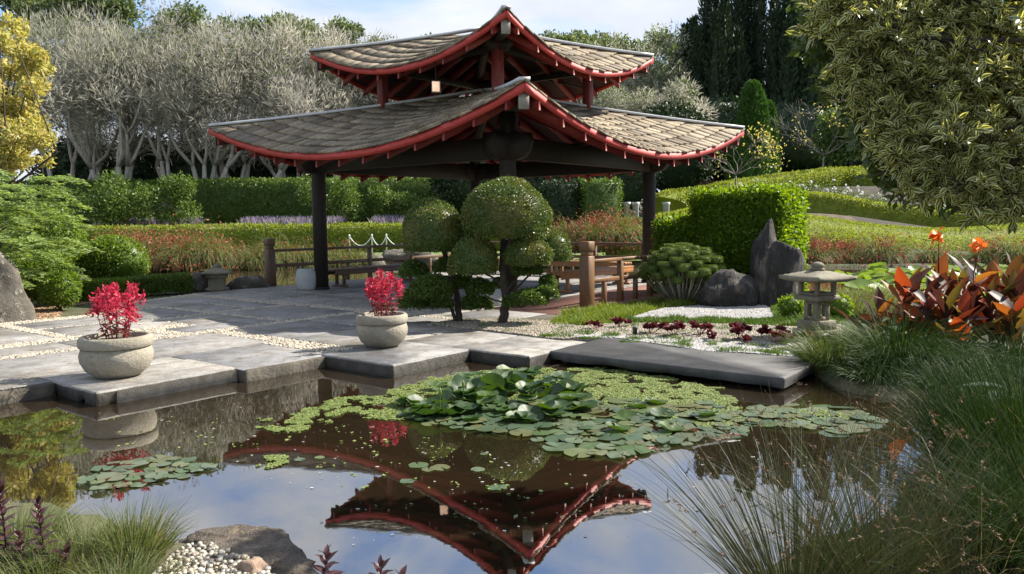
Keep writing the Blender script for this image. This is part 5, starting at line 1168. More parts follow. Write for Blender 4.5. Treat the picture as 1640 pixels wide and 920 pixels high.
# ---------------- salvia, coral plants, roses
def salvia(label, px0, px1, Y, n):
    a = D(px0, 350, Y); b = D(px1, 350, Y); root = thing('purple_flowers', label, 'flowers', ((a[0]+b[0])/2, Y, th(0, Y)), 'purple flower drifts below the long hedge'); mb = MB(); g = MB()
    x = a[0]+(b[0]-a[0])*rng.random(n); y = Y+rng.normal(size=n)*0.7; base = np.c_[x, y, terrain(x, y)]
    tip = strips(mb, base+UZ*0.25, np.c_[rng.normal(size=(n, 2))*0.35, np.ones(n)], 0.22+0.3*rng.random(n), 0.08, 0.25, 3)
    strips(g, base, np.c_[rng.normal(size=(n, 2))*0.4, np.ones(n)], 0.4, 0.09, 0.3, 2); mb.build('flower_spikes', M_SALVIA, root)['kind'] = 'stuff'; g.build('foliage', M_MIDLEAF, root)
salvia('purple flower drift at left below the pale trunks', 165, 312, 48, 2600); salvia('purple flower drift ending at the left pavilion post', 392, 505, 48, 2200)
salvia('short purple flower drift right of the left post', 520, 545, 48, 500); salvia('small purple flower drift beside the topiary dome', 598, 655, 48, 1000)
def coral(label, px, py, Y, wpx, hpx, nflow, ng=1300, zoff=None):
    b = D(px, py, Y); b[2] = max(-0.25, min(b[2], 0.6)) if zoff is None else zoff; root = thing('coral_plant', label, 'flowering plant', b, 'arching coral-red flowering plants by the ponds'); w_ = wpx/ppm(Y)/2; h = hpx/ppm(Y); g = MB()
    a = rng.random(ng)*6.28; rr = w_*0.7*np.sqrt(rng.random(ng)); base = b+np.c_[np.cos(a)*rr, np.sin(a)*rr*0.7, np.zeros(ng)]
    tip = strips(g, base, np.c_[np.cos(a)*0.5+rng.normal(size=ng)*0.45, np.sin(a)*0.5-0.25+rng.normal(size=ng)*0.3, 0.9+0.5*rng.random(ng)], h*(0.7+0.8*rng.random(ng))*(0.9+0.9*np.array([mnoise.noise(Vector((x*1.3+px, y*1.3, 0))) for x, y in base[:, :2]])), 0.026, 0.95, 7); g.build('stems', M_CORALGRASS, root)
    f = MB(); k = rng.integers(0, ng, nflow); p = tip[k]+rng.normal(size=(nflow, 3))*np.array([w_*0.10, w_*0.1, h*0.10])+UZ*h*0.12; leafset(f, p, rng.normal(size=(nflow, 3))-UZ*0.4, 0.09+0.06*rng.random(nflow), 0.4)
    c_ = b+UZ*h*0.75; m = nflow//2; p = c_+np.c_[rng.normal(size=m)*w_*0.4, rng.normal(size=m)*w_*0.3, rng.normal(size=m)*h*0.14+h*0.1*0]; leafset(f, p, rng.normal(size=(m, 3)), 0.11, 0.4); f.build('flowers', M_CORAL, root)['kind'] = 'stuff'
for (px, py, Y, w_, h_, nf, lb) in ((235,425,29.5,100,56,700,'coral-red flowering clump behind the round green shrub'),(292,430,29,90,58,800,'coral-red flowering clump left of the small lantern'),(345,430,29.5,90,48,380,'coral clump directly above the small lantern'),(405,432,29.5,80,38,100,'mostly green arching clump left of the newel post'),(470,430,30.5,90,46,140,'arching clump behind the left newel post'),(545,427,31,90,44,150,'arching clump right of the left pavilion post'),(190,415,30,70,48,260,'small coral clump at the far left of the rear pond'),
    (925,398,29.5,90,46,520,'red flowering clump seen right of the topiary'),(970,392,29.5,100,56,700,'red flowering clump above the sunlit newel post'),(1012,372,32,60,36,260,'red clump behind the right railing'),
    (1308,428,28.2,56,46,620,'coral-red clump right of the bright hedge'),(1352,428,28.2,50,44,480,'coral-red clump second from the bright hedge'),(1412,428,28.0,56,50,420,'coral clump in the middle of the right pond bank'),(1500,428,27.8,56,40,130,'mostly green clump behind the first canna flower'),(1583,428,27.6,70,52,200,'arching clump behind the second canna flower'),(1640,425,27.4,80,52,120,'arching clump at the right edge of the pond bank')):
    coral(lb, px, py, Y, w_, h_, nf)
def rose(label, px, py, Y, nfl):
    b = D(px, py, Y); b[2] = th(b[0], Y); root = thing('rose_bush', label, 'rose bush', b, 'white rose bushes on the slope'); t = MB(); tips = []
    for k in range(5): limbs(t, b, [rng.normal()*0.4, rng.normal()*0.4, 1], 0.45, 0.022, 1, 3, 0.5, tips, 4, 0.1, 0.7, 0.012)
    t.build('stems', M_BARK, root); P = np.array([x[0] for x in tips]); k = rng.integers(0, len(P), 420); lv = MB(); leafset(lv, P[k]+rng.normal(size=(420, 3))*0.25-UZ*0.12, rng.normal(size=(420, 3)), 0.12, 0.55); lv.build('leaves', M_MIDLEAF, root)
    f = MB()
    for q in range(int(nfl*0.7)):
        c_ = P[rng.integers(0, len(P))]+rng.normal(size=3)*np.array([0.4,0.4,0.22])+UZ*0.05; leafset(f, np.repeat(c_[None], 14, 0), unit(rng.normal(size=(14, 3)))+UZ*0.4, 0.10, 0.9)
    f.build('flowers', M_ROSE, root)['kind'] = 'stuff'
for k, (px, py, Y, n_) in enumerate(((1215,305,42.5,9),(1255,303,42.5,9),(1292,306,42,12),(1320,305,42,22),(1345,308,42,14),(1372,310,41.5,16),(1395,315,41.5,14),(1420,322,41,12),(1500,330,41,12),(1545,332,41,12),(1600,335,41,14),(1632,330,41,12),(1130,322,40.5,6),(1092,330,39.5,5))):
    rose(['white rose bush highest on the slope at left','white rose bush second along the crest','white rose bush third along the crest','white rose bush with the densest flowers','white rose bush right of the densest one','white rose bush near the variegated leaves','white rose bush under the variegated tree edge','white rose bush half behind variegated leaves','white rose bush seen below the variegated tree','second white rose bush below the variegated tree','white rose bush near the right edge of the slope','white rose bush cut by the right edge','sparse white rose bush left of the bright hedge top','lowest white rose bush at the left end of the crest hedge'][k], px, py, Y, n_)
# small leafy trees in front of the long hedge
for (px, Y, ty, r, lb) in ((165,46,268,2.0,'leafy shrub tree in front of the long hedge at left'),(265,47,278,1.6,'small leafy tree with thin trunk before the long hedge'),(545,50,288,1.8,'leafy bush tree before the hedge right of the left post'),(625,50,293,1.5,'second leafy bush tree before the hedge near the topiary')):
    b = D(px, 350, Y); b[2] = th(b[0], Y); top = D(px, ty, Y); zc = top[2]-r*0.75
    broad_tree('leafy_tree', lb, b, [(np.array([b[0]+rng.normal()*r*0.55, Y+rng.normal()*0.3, zc-0.2*r+rng.normal()*r*0.4]), np.array([r*0.5, r*0.5, r*0.42])) for k in range(10)], M_HEDGE, 5000, 0.17, max(0.5, zc-b[2]-r*0.4), 0.05, M_PALEBARK, group='leafy shrub trees on the terrace')
# white chain posts on the lawn
pts = [D(x, y, 38.0) for x, y in ((560,398),(596,396),(619,394),(655,393),(690,393))]; ch = []
for k, p in enumerate(pts):
    z = th(p[0], 38.0); b = np.array([p[0], 38.0, z]); o = MB().lathe(b, [(0.03,0),(0.03,0.95),(0.045,0.97),(0.045,1.02),(0.01,1.05)], 8).build('chain_post', M_WHITEP, base=b)
    tag(o, ['white chain post behind the coral clump','white chain post at the middle of the lawn','white chain post left of the topiary dome','white chain post hidden by the topiary dome edge','last white chain post behind the topiary'][k], 'post', 'white posts carrying a chain'); ch.append(b+UZ*0.95)
for k in range(4):
    a, b = ch[k], ch[k+1]; o = MB().tube([a+(b-a)*t-UZ*0.45*4*t*(1-t) for t in np.linspace(0, 1, 14)], 0.022, 5, False).build('white_chain', M_WHITEP, base=a); tag(o, ['white chain sagging behind the coral clump','white chain loop over the lawn left of the topiary','white chain loop beside the topiary dome','white chain loop behind the topiary'][k], 'chain', 'white chains between the posts')
for k, px in enumerate((1004,1018,1067)):
    p = D(px, 338, 40); z = th(p[0], 40); b = np.array([p[0], 40, z]); o = MB().lathe(b, [(0.16,0),(0.16,D(px,326,40)[2]-z-0.1),(0.2,D(px,325,40)[2]-z-0.08),(0.2,D(px,324,40)[2]-z)], 4).build('garden_post', M_DRUM, base=b); tag(o, ['pale garden post left of the right pavilion post','second pale garden post touching the right pavilion post','pale garden post right of the right pavilion post'][k], 'post', 'pale posts far behind')
# ================================================================== CLOUD SHRUB (flat-topped tufts)
def cloud_shrub(label, c, rx, h):
    c = np.asarray(c, float); root = thing('cloud_shrub', label, 'shrub', c); meshes = []
    for k in range(3):
        mb = MB(); r = 0.115; hh = 0.10; mb.lathe((0,0,0), [(r*0.5,-0.02),(r*0.9,0.02),(r*0.93,hh*0.85),(r*0.8,hh*0.97)], 12)
        n = 800; a = rng.random(n)*6.28; top = rng.random(n) < 0.5; rr = np.where(top, r*np.sqrt(rng.random(n)), r); z = np.where(top, hh, hh*rng.random(n))
        nr = np.where(top[:, None], UZ, np.c_[np.cos(a), np.sin(a), np.zeros(n)]); leafset(mb, np.c_[np.cos(a)*rr, np.sin(a)*rr, z], nr*0.8+UZ*0.5+rng.normal(size=(n, 3))*0.35, 0.028, 0.3)
        o = mb.build('foliage_tuft', M_TUFT); meshes.append(o.data); bpy.data.objects.remove(o)
    st = MB(); k = 0; g = (5**.5-1)/2
    for i in range(62):
        z = 1-(i+0.5)/62*0.80; a = i*g*6.283; rr = math.sqrt(max(0, 1-z*z)); p = c+np.array([math.cos(a)*rr*rx, math.sin(a)*rr*rx*0.85, 0.30+(h-0.40)*z])+rng.normal(size=3)*0.02
        s = 0.85+0.35*rng.random(); inst('foliage_tuft', meshes[i % 3], Matrix.Translation(p) @ Matrix.Rotation(rng.random()*6, 4, 'Z') @ Matrix.Scale(s, 4), root)
        b = c+np.array([math.cos(a)*rr*rx*0.28, math.sin(a)*rr*rx*0.25, -0.02]); m = (b*0.45+p*0.55)+np.array([math.cos(a), math.sin(a), 0])*0.05
        st.tube([b, m, p+UZ*0.01], (0.014, 0.011, 0.007), 5)
    st.build('stems', M_PALEBARK, root)['kind'] = 'stuff'
    lv = MB(); p, nr = ball_pts(3500, c+UZ*h*0.45, (rx*0.8, rx*0.7, h*0.4), 0.6, -0.5); leafset(lv, p, nr+rng.normal(size=p.shape)*0.5, 0.035, 0.3); lv.build('inner_foliage', M_TUFT, root)
cloud_shrub('rounded shrub clipped into many flat-topped tufts in front of the hedge', np.array([3.27,14.9,0]), 0.76, 1.12)
# small yellow-green plant beside the lantern
shrub('small_shrub', 'small yellow-green shrub just left of the stone lantern', G(1266,512), (0.22,0.2,0.2), M_BRIGHT, 900, 0.05)
shrub('small_shrub', 'small yellow-green shrub just behind the stone lantern', G(1345,512), (0.22,0.2,0.2), M_BRIGHT, 800, 0.05)
# dark red little plants on the gravel
DR = ['dark red plant leftmost on the tan pebbles','dark red plant on a short stem, second from left','dark red plant third from left on the pebbles','dark red plant fourth from left on the pebbles','dark red plant in the middle of the row','dark red plant set lower, near the white gravel','dark red plant sixth along the row','dark red plant seventh along the row','dark red plant nearest the lantern base','small dark red plant at the lantern foot']
for k, (x, y, s) in enumerate(((955,529,.8),(992,526,1.0),(1042,536,1.1),(1080,539,1.2),(1120,538,1.1),(1143,548,.9),(1182,545,1.3),(1195,553,.8),(1240,552,1.4),(1296,551,.9))):
    b = G(x, y); root = thing('dark_red_plant', DR[k], 'plant', b, 'dark red plants on the pebbles'); st = MB(); lv = MB()
    for q in range(6):
        t = b+np.array([rng.normal()*0.07, rng.normal()*0.07, 0.09+0.06*rng.random()])*s; st.tube([b, t], (0.005, 0.004), 4); n = 26
        leafset(lv, np.repeat(t[None], n, 0)-UZ*0.03*rng.random(n)[:, None], np.c_[rng.normal(size=(n, 2)), 0.25+0.5*rng.random(n)], (0.05+0.03*rng.random(n))*s, 0.6)
    st.build('stem', M_MSTEM, root); lv.build('leaves', M_DARKRED, root)
# path light and tap
b = G(1017, 538); o = MB().lathe(b, [(0.03,0),(0.03,0.09),(0.038,0.095),(0.038,0.12),(0.03,0.125)], 10).build('ground_light', M_BLACKP, base=b); tag(o, 'small black ground light on the pebbles', 'light')
b = G(1318, 577); root = thing('spot_light', 'black garden spotlight on a stake at the slab end', 'light', b); MB().tube([b, b+UZ*0.28+np.array([0.03,0,0])], 0.022, 7).build('stake', M_BLACKP, root); MB().tube([b+UZ*0.27+np.array([0.05,0,0.02]), b+UZ*0.24+np.array([-0.12,-0.04,0])], (0.03,0.035), 8).build('head', M_BLACKP, root)
b = G(57, 478); root = thing('garden_tap', 'slim grey tap post beside the boulder', 'tap', b); MB().tube([b, b+UZ*0.5], 0.016, 6).build('pipe', M_GREYWOOD, root); MB().tube([b+UZ*0.5, b+UZ*0.53+np.array([0.07,0,0]), b+UZ*0.45+np.array([0.09,0,0])], 0.014, 6).build('spout', M_CAP, root)

# ================================================================== TUSSOCKS, RUSHES
def tussock(name, label, c, n, length, spread, mat, width=0.008, droop=0.5, rad=0.15, group=None, lean=(0,0), cat='grass', seg=6, seeds=0, dry=0.0):
    c = np.asarray(c, float); root = thing(name, label, cat, c, group); mb = MB()
    a = rng.random(n)*6.283; rr = np.sqrt(rng.random(n)); base = c+np.c_[np.cos(a)*rr*rad, np.sin(a)*rr*rad, np.full(n, -0.02)]
    d = np.c_[np.cos(a)*rr*spread+rng.normal(size=n)*0.12+lean[0], np.sin(a)*rr*spread+rng.normal(size=n)*0.12+lean[1], np.ones(n)]
    ln = length*(0.55+0.55*rng.random(n)); nd = int(n*dry)
    tip = strips(mb, base[nd:], d[nd:], ln[nd:], width*(0.7+0.6*rng.random(n-nd)), droop*(0.5+rng.random(n-nd)), seg); mb.build('blades', mat, root)
    if nd:
        m2 = MB(); strips(m2, base[:nd], d[:nd]*np.array([1.3,1.3,0.8]), ln[:nd]*0.9, width, droop*1.4, seg); m2.build('dry_blades', M_DRYGRASS, root)
    if seeds:
        sd = MB(); k = rng.choice(len(tip), seeds, False)
        for q in k:
            m = 12; s = rng.random(m); dd = unit(np.array([rng.normal(), rng.normal(), -0.6])); leafset(sd, tip[q]+dd*(s*0.05)[:, None]-UZ*0.01, dd+rng.normal(size=(m, 3))*0.5, 0.016, 0.35)
        sd.build('seed_heads', M_SEED, root)['kind'] = 'stuff'
    return root
TG = 'grass tussocks on the right bank'
tussock('grass_tussock', 'arching grass tussock at the end of the long slab', np.array([3.55,8.55,-0.08]), 1500, 0.62, 0.75, M_GRASS, 0.007, 0.55, 0.22, TG)
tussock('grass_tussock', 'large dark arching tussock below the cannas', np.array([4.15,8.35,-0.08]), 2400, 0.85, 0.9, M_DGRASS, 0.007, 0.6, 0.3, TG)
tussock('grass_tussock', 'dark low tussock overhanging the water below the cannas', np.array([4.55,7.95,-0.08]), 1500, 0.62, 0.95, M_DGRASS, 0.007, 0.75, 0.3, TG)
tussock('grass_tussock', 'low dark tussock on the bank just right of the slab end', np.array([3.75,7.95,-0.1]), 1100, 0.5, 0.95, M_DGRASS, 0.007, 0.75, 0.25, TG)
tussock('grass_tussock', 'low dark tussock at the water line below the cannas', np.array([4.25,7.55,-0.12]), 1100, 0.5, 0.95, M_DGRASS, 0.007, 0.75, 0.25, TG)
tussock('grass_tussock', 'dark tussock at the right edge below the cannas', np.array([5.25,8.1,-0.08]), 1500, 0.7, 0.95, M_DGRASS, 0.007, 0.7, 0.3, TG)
tussock('grass_tussock', 'grassy clump behind the stone lantern at the lily pond', np.array([5.7,13.2,-0.05]), 1500, 0.55, 0.9, M_LGRASS, 0.012, 0.6, 0.5, TG)
tussock('grass_tussock', 'grassy clump right of the stone lantern cap', np.array([6.5,14.2,-0.05]), 1500, 0.55, 0.9, M_LGRASS, 0.012, 0.6, 0.5, TG)
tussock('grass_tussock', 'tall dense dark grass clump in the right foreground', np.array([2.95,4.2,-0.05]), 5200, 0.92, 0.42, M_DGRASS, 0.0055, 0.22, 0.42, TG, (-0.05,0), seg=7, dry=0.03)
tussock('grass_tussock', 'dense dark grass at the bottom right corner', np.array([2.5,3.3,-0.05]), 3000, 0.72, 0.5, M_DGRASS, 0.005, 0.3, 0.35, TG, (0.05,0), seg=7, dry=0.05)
tussock('grass_tussock', 'drooping straw-tinged grass leaning over the water at right', np.array([2.55,4.15,-0.06]), 1500, 0.85, 0.75, M_RUSH, 0.0035, 0.6, 0.25, TG, (-0.3,0), seg=8, seeds=90, dry=0.25)
RGp = 'rush clumps in the foreground water'
tussock('rush_clump', 'fan of slender rushes with seed heads rising from the bottom centre right', np.array([1.22,3.3,-0.12]), 520, 1.0, 0.85, M_RUSH, 0.0045, 0.16, 0.12, RGp, (-0.05,0.1), seg=8, seeds=110)
tussock('rush_clump', 'second fan of slender rushes just right of the first', np.array([1.62,3.35,-0.12]), 520, 0.98, 0.8, M_RUSH, 0.0045, 0.18, 0.12, RGp, (0.0,0.1), seg=8, seeds=90)
tussock('rush_clump', 'lower rushes at the bottom edge between rush fans and dark grass', np.array([1.95,3.2,-0.12]), 420, 0.8, 0.6, M_RUSH, 0.0045, 0.3, 0.15, RGp, (0.1,0.0), seg=8, seeds=50, dry=0.3)
LG = 'grass tufts on the near left bank'
tussock('grass_tuft', 'upright light green grass tuft at the near left shore', np.array([*G(215,880)[:2], -0.08]), 650, 0.36, 0.5, M_LGRASS, 0.0055, 0.35, 0.10, LG, (0.1,0))
tussock('grass_tuft', 'shorter light green grass tuft left of the upright one', np.array([*G(130,885)[:2], -0.06]), 700, 0.28, 0.7, M_LGRASS, 0.005, 0.5, 0.16, LG)
tussock('grass_tuft', 'soft low grass tuft at the bottom left of the pebbles', np.array([*G(190,935)[:2], -0.05]), 900, 0.22, 0.8, M_LGRASS, 0.004, 0.5, 0.2, LG)
tussock('grass_tuft', 'soft low grass tuft in the bottom left corner', np.array([*G(70,920)[:2], -0.05]), 1000, 0.26, 0.8, M_LGRASS, 0.004, 0.5, 0.22, LG)
tussock('grass_tuft', 'thin grass tuft behind the dark purple stems', np.array([*G(20,860)[:2], -0.05]), 800, 0.26, 0.7, M_LGRASS, 0.004, 0.5, 0.22, LG)
# cream pebbles on the near shore
cp = gp(0, (235,925),(262,893),(300,868),(345,870),(385,884),(425,900),(445,930),(420,990),(240,990))
p = pts_in_poly(cp, 1500); mb = MB(); pebbles(mb, np.c_[p, -0.035+0.03*rng.random(len(p))], 0.0135*(0.75+0.6*rng.random(len(p))), 0.75, True)
o = mb.build('cream_pebbles', M_CPEB, base=(*p.mean(0), 0), smooth=True); tag(o, 'cream and white pebbles on the near shore', kind='stuff')

# ================================================================== DARK PURPLE LEAFY STEMS (foreground)
def leaf_mesh(name, L_, W_, mat, seg=5, fold=0.25, curl=0.25, edge=False, wave=0.0):
    """oval leaf with midrib fold, along +X, base at the origin"""
    t = np.linspace(0, 1, seg+1); w_ = W_/2*np.sin(math.pi*np.clip(t, 0.02, 0.985)**0.85); V = []
    for k in range(seg+1):
        z = -curl*L_*t[k]**2
        for s_ in (-1, -0.55, 0, 0.55, 1): V.append((L_*t[k], s_*w_[k], z+abs(s_)*w_[k]*fold+wave*W_*math.sin(t[k]*14+s_*2)*abs(s_)))
    q = [[5*k+j, 5*k+j+1, 5*k+j+6, 5*k+j+5] for k in range(seg) for j in range(4)]
    o = MB().add(V, q).build(name, mat, smooth=True); me = o.data; bpy.data.objects.remove(o)
    if edge:
        at = me.attributes.new('edge', 'FLOAT', 'POINT'); at.data.foreach_set('value', np.tile([1.0, 0.5, 0.0, 0.5, 1.0], seg+1).astype(np.float32))
    return me
PUR = [leaf_mesh('purple_leaf', 0.10, 0.046, M_PURPLE, 4, 0.3, 0.1+0.15*k) for k in range(3)]
def purple_stem(label, c, h, n, s=1.0):
    root = thing('purple_plant', label, 'plant', c, 'dark purple leafy stems on the near shore'); top = c+np.array([rng.normal()*0.02, rng.normal()*0.02, h]); MB().tube([c, (c+top)/2+rng.normal(size=3)*0.008, top], (0.006, 0.005, 0.003), 5).build('stem', M_PURPLE, root)
    for k in range(n):
        t = k/(n-1); p = c+(top-c)*(0.12+0.88*t); a = k*2.4; el = 0.25+0.95*t**2; sc = s*(1.05-0.45*t)*(0.8+0.3*rng.random())
        inst('leaf', PUR[k % 3], Matrix.Translation(p) @ Matrix.Rotation(a, 4, 'Z') @ Matrix.Rotation(-el, 4, 'Y') @ Matrix.Scale(sc, 4), root)
for (px, py, h, n, lb) in ((15,930,0.50,46,'tallest dark purple leafy stem at the left edge'),(75,940,0.42,40,'dark purple leafy stem second from the left edge'),(40,945,0.25,24,'short purple stem between the two tall ones'),(105,950,0.22,22,'short purple stem leaning right at bottom left'),(522,950,0.19,22,'dark purple leafy rosette rising at bottom centre left'),(612,965,0.19,20,'dark purple leafy rosette at the bottom edge near centre'),(640,970,0.13,14,'small purple shoot beside the bottom centre rosette')):
    purple_stem(lb, G(px, py, -0.12), h, n)

# ================================================================== CANNAS
CAN = [leaf_mesh('canna_leaf', 0.54, 0.20, M_CANNA, 7, 0.25, c_, wave=0.03) for c_ in (0.05, 0.2, 0.4)]
def canna(label, c, h, n, flower, lean=0.0):
    root = thing('canna_plant', label, 'canna plant', c, 'red and bronze canna plants'); c = np.asarray(c, float); top = c+np.array([lean, rng.normal()*0.05, h]); MB().tube([c, (c+top)/2, top], (0.016, 0.012, 0.008), 7).build('stem', M_DARKRED, root)
    for k in range(n):
        t = (k+0.3)/n; p = c+(top-c)*(0.15+0.75*t); a = k*2.51+rng.normal()*0.4; el = 0.55+0.65*t+rng.normal()*0.15; sc = (1.05-0.35*t)*(0.8+0.35*rng.random())
        inst('leaf', CAN[rng.integers(0, 3)], Matrix.Translation(p) @ Matrix.Rotation(a, 4, 'Z') @ Matrix.Rotation(-el, 4, 'Y') @ Matrix.Rotation(rng.normal()*0.4, 4, 'X') @ Matrix.Scale(sc, 4), root)
    if flower:
        ft = top+np.array([rng.normal()*0.03, 0, flower]); MB().tube([top, ft], (0.008, 0.005), 6).build('flower_stalk', M_DARKRED, root); f = MB()
        m = 16; leafset(f, ft+rng.normal(size=(m, 3))*0.025, rng.normal(size=(m, 3))*np.array([1,1,0.7])+UZ*0.3, 0.10, 0.75, None, 0.25); f.build('flower', M_CFLOWER, root)
for k, (px, Y, h, n, fl, lb) in enumerate(((1392,9.6,0.36,6,0,'small outlying canna with two upright orange leaves at left'),(1440,9.3,0.72,9,0,'canna with tall orange leaf at the left of the clump'),(1475,9.0,0.62,10,0.0,'bronze canna in front at the left of the clump'),(1500,9.6,0.80,9,0.42,'canna bearing the left orange flower'),(1525,9.1,0.66,11,0,'canna with large glowing red leaf in the middle'),(1560,9.2,0.80,10,0.30,'canna bearing the right orange flower'),(1590,8.9,0.60,11,0,'dark purple canna in front right of the middle'),(1612,9.5,0.78,10,0,'canna behind near the right edge'),(1640,9.0,0.66,11,0,'red-leaved canna cut by the right edge'),(1670,9.4,0.74,10,0,'canna mostly beyond the right edge'),(1550,8.6,0.42,9,0,'low canna with leaves hanging over the dark tussock'),(1455,9.9,0.7,9,0,'canna behind the tall orange leaf at left of the clump'),(1540,10.1,0.78,9,0,'canna in the back row between the two flowers'),(1585,10.0,0.8,9,0,'canna in the back row right of the right flower'),(1630,10.2,0.8,9,0,'canna in the back row near the right edge'),(1500,8.75,0.5,10,0,'low bronze canna in front of the left flower'),(1625,8.55,0.5,10,0,'low canna in front at the right edge'),(1720,9.6,0.8,10,0,'unseen canna added beyond the right edge to shade the bank'),(1770,9.4,0.8,10,0,'last unseen canna added beyond the right edge for shade'))):  # back row and outer cannas added to shade the tussocks below
    q = D(px, 560, Y); canna(lb, (q[0], Y, -0.06), h+0.2, n+3, fl, rng.normal()*0.06)
# pale leaf plant at right edge
q = G(1632, 605); root = thing('pale_leaf_plant', 'pale grey-green broad leaf drooping at the right edge', 'plant', np.array([4.1,6.35,-0.1])); PL = leaf_mesh('pale_leaf', 0.36, 0.15, M_LILY, 6, 0.15, 0.25)
MB().tube([(4.1,6.35,-0.1),(4.05,6.35,0.2)], 0.012, 6).build('stem', M_MIDLEAF, root)
for k in range(5): inst('leaf', PL, Matrix.Translation((4.05,6.35,0.2-0.03*k)) @ Matrix.Rotation(k*1.3+2.6, 4, 'Z') @ Matrix.Rotation(-0.15, 4, 'Y'), root)
# lotus patch at right, in the rear pond
def disc_mesh(name, mat, cup=0.0, wave=0.03, n=16, notch=0.5, seed=0, ring=3):
    rg = np.random.default_rng(seed); a = np.linspace(notch/2, 2*math.pi-notch/2, n); V = [(0, 0, -cup)]; 
    for k in range(1, ring+1):
        r = k/ring; wv = wave*r*np.sin(a*3+seed)+wave*0.6*r*np.sin(a*5+seed*2)
        rr = r*(1+0.03*rg.normal(size=n)*(k == ring)); V += list(np.c_[np.cos(a)*rr, np.sin(a)*rr, -cup*(1-r**2)+wv])
    f3 = [[0, 1+j, 2+j] for j in range(n-1)]; q = [[1+(k-1)*n+j, 1+k*n+j, 1+k*n+j+1, 1+(k-1)*n+j+1] for k in range(1, ring) for j in range(n-1)]
    o = MB().add(V, f3, q).build(name, mat, smooth=True); me = o.data; bpy.data.objects.remove(o); return me
LOT = [disc_mesh('lotus_leaf', M_LOTUS, 0.25, 0.06, 14, 0.15, k, 2) for k in range(3)]
lot = thing('lotus_patch', 'bright green lotus leaves covering the pond at right', 'lotus', (10,19,WZ)); lp = np.array([G(x, y, 0.05)[:2] for x, y in ((1345,448),(1390,436),(1640,432),(1700,434),(1700,478),(1600,482),(1480,486),(1400,478),(1350,470))])
pp = pts_in_poly(lp, 300); sm_ = MB()
for k, (x, y) in enumerate(pp):
    z = 0.0+0.22*rng.random(); inst('lotus_leaf', LOT[k % 3], Matrix.Translation((x, y, z)) @ Matrix.Rotation(rng.random()*6, 4, 'Z') @ Matrix.Rotation(rng.normal()*0.3, 4, 'X') @ Matrix.Scale(0.17+0.12*rng.random(), 4), lot); sm_.tube([(x, y, WZ-0.3), (x, y, z-0.03)], 0.008, 4)
sm_.build('stems', M_MIDLEAF, lot)['kind'] = 'stuff'

# ================================================================== WATER LILIES, DUCKWEED
LM = [disc_mesh('lily_pad', M_LILY, -0.02+0.05*(k % 3), 0.018+0.012*(k % 4), 18, 0.3+0.1*(k % 2), k) for k in range(5)]
LU = [disc_mesh('raised_pad', M_LILYUP, 0.28, 0.07, 18, 0.4, k+7) for k in range(5)]
def pads_flat(root, poly, n, r0, r1, mind=0.75):
    placed = []; tries = 0
    while len(placed) < n and tries < n*60:
        tries += 1; x, y = pts_in_poly(poly, 1)[0]; r = r0+(r1-r0)*rng.random()
        if all((x-a)**2+(y-b)**2 > ((r+c_)*mind)**2 for a, b, c_ in placed): placed.append((x, y, r))
    for k, (x, y, r) in enumerate(placed):
        inst('lily_pad', LM[k % 5], Matrix.Translation((x, y, WZ+0.006+0.004*(k % 6))) @ Matrix.Rotation(rng.random()*6.28, 4, 'Z') @ Matrix.Rotation(rng.normal()*0.05, 4, 'X') @ Matrix.Scale(r, 4), root)
    return placed
wg = lambda *a: [tuple(x) for x in gp(WZ, *a)]
main = thing('water_lily', 'large water lily patch in the middle of the pond with raised leaves', 'water lily', (*G(860,660,WZ)[:2], WZ), 'water lily patches')
lowpoly = wg((650,668),(700,655),(900,640),(980,640),(1030,645),(1140,648),(1215,668),(1200,690),(1150,705),(1100,715),(1040,720),(1000,738),(930,732),(880,715),(830,700),(760,690),(690,682))
pads_flat(main, lowpoly, 185, 0.05, 0.14, 0.68)
up = np.array(wg((635,655),(680,628),(760,606),(850,600),(910,612),(940,635),(950,662),(900,678),(820,680),(720,676),(660,668)))
uc = up.mean(0)
for k, (x, y) in enumerate(pts_in_poly(up, 130)):
    e = min(1.0, np.linalg.norm((np.array([x, y])-uc)/np.array([0.95, 0.75]))); z = WZ+0.03+0.20*(1-e)*rng.random()**0.7+0.03*rng.random()
    tilt = rng.normal()*0.5*(0.4+0.8*(1-e)); inst('raised_pad', LU[k % 5], Matrix.Translation((x, y, z+0.02)) @ Matrix.Rotation(rng.random()*6.28, 4, 'Z') @ Matrix.Rotation(tilt+0.12, 4, 'X') @ Matrix.Scale(0.085+0.05*rng.random(), 4), main)
for (x, y) in ((1020,655),(1050,648),(1060,668),(990,690),(1000,672),(1130,668),(1075,690)):
    a, b = G(x, y, WZ)[:2]; inst('raised_pad', LU[int(x) % 5], Matrix.Translation((a, b, WZ+0.045)) @ Matrix.Rotation(rng.random()*6, 4, 'Z') @ Matrix.Rotation(0.2, 4, 'X') @ Matrix.Scale(0.11, 4), main)
for (x, y) in ((742,622),(770,612),(705,634)): a = G(x, y, WZ+0.2); MB().lathe(a, [(0.004,-0.3),(0.005,0.0),(0.016,0.02),(0.014,0.05),(0.002,0.075)], 8).build('flower_bud', M_LOTUS, main, smooth=True)
s2 = thing('water_lily', 'small water lily patch in the left of the pond', 'water lily', (*G(250,760,WZ)[:2], WZ), 'water lily patches'); pads_flat(s2, wg((130,768),(170,745),(260,733),(330,745),(345,752),(290,768),(255,772),(150,790)), 36, 0.045, 0.095, 0.72)
s3 = thing('water_lily', 'flat pale water lily pads at the right below the long slab', 'water lily', (*G(1310,675,WZ)[:2], WZ), 'water lily patches'); pads_flat(s3, wg((1200,655),(1260,650),(1350,655),(1410,672),(1395,685),(1345,696),(1290,690),(1215,682)), 34, 0.07, 0.13, 0.6)
s4 = thing('water_lily', 'scattered single lily pads below the topiary reflection', 'water lily', (*G(700,750,WZ)[:2], WZ), 'water lily patches')
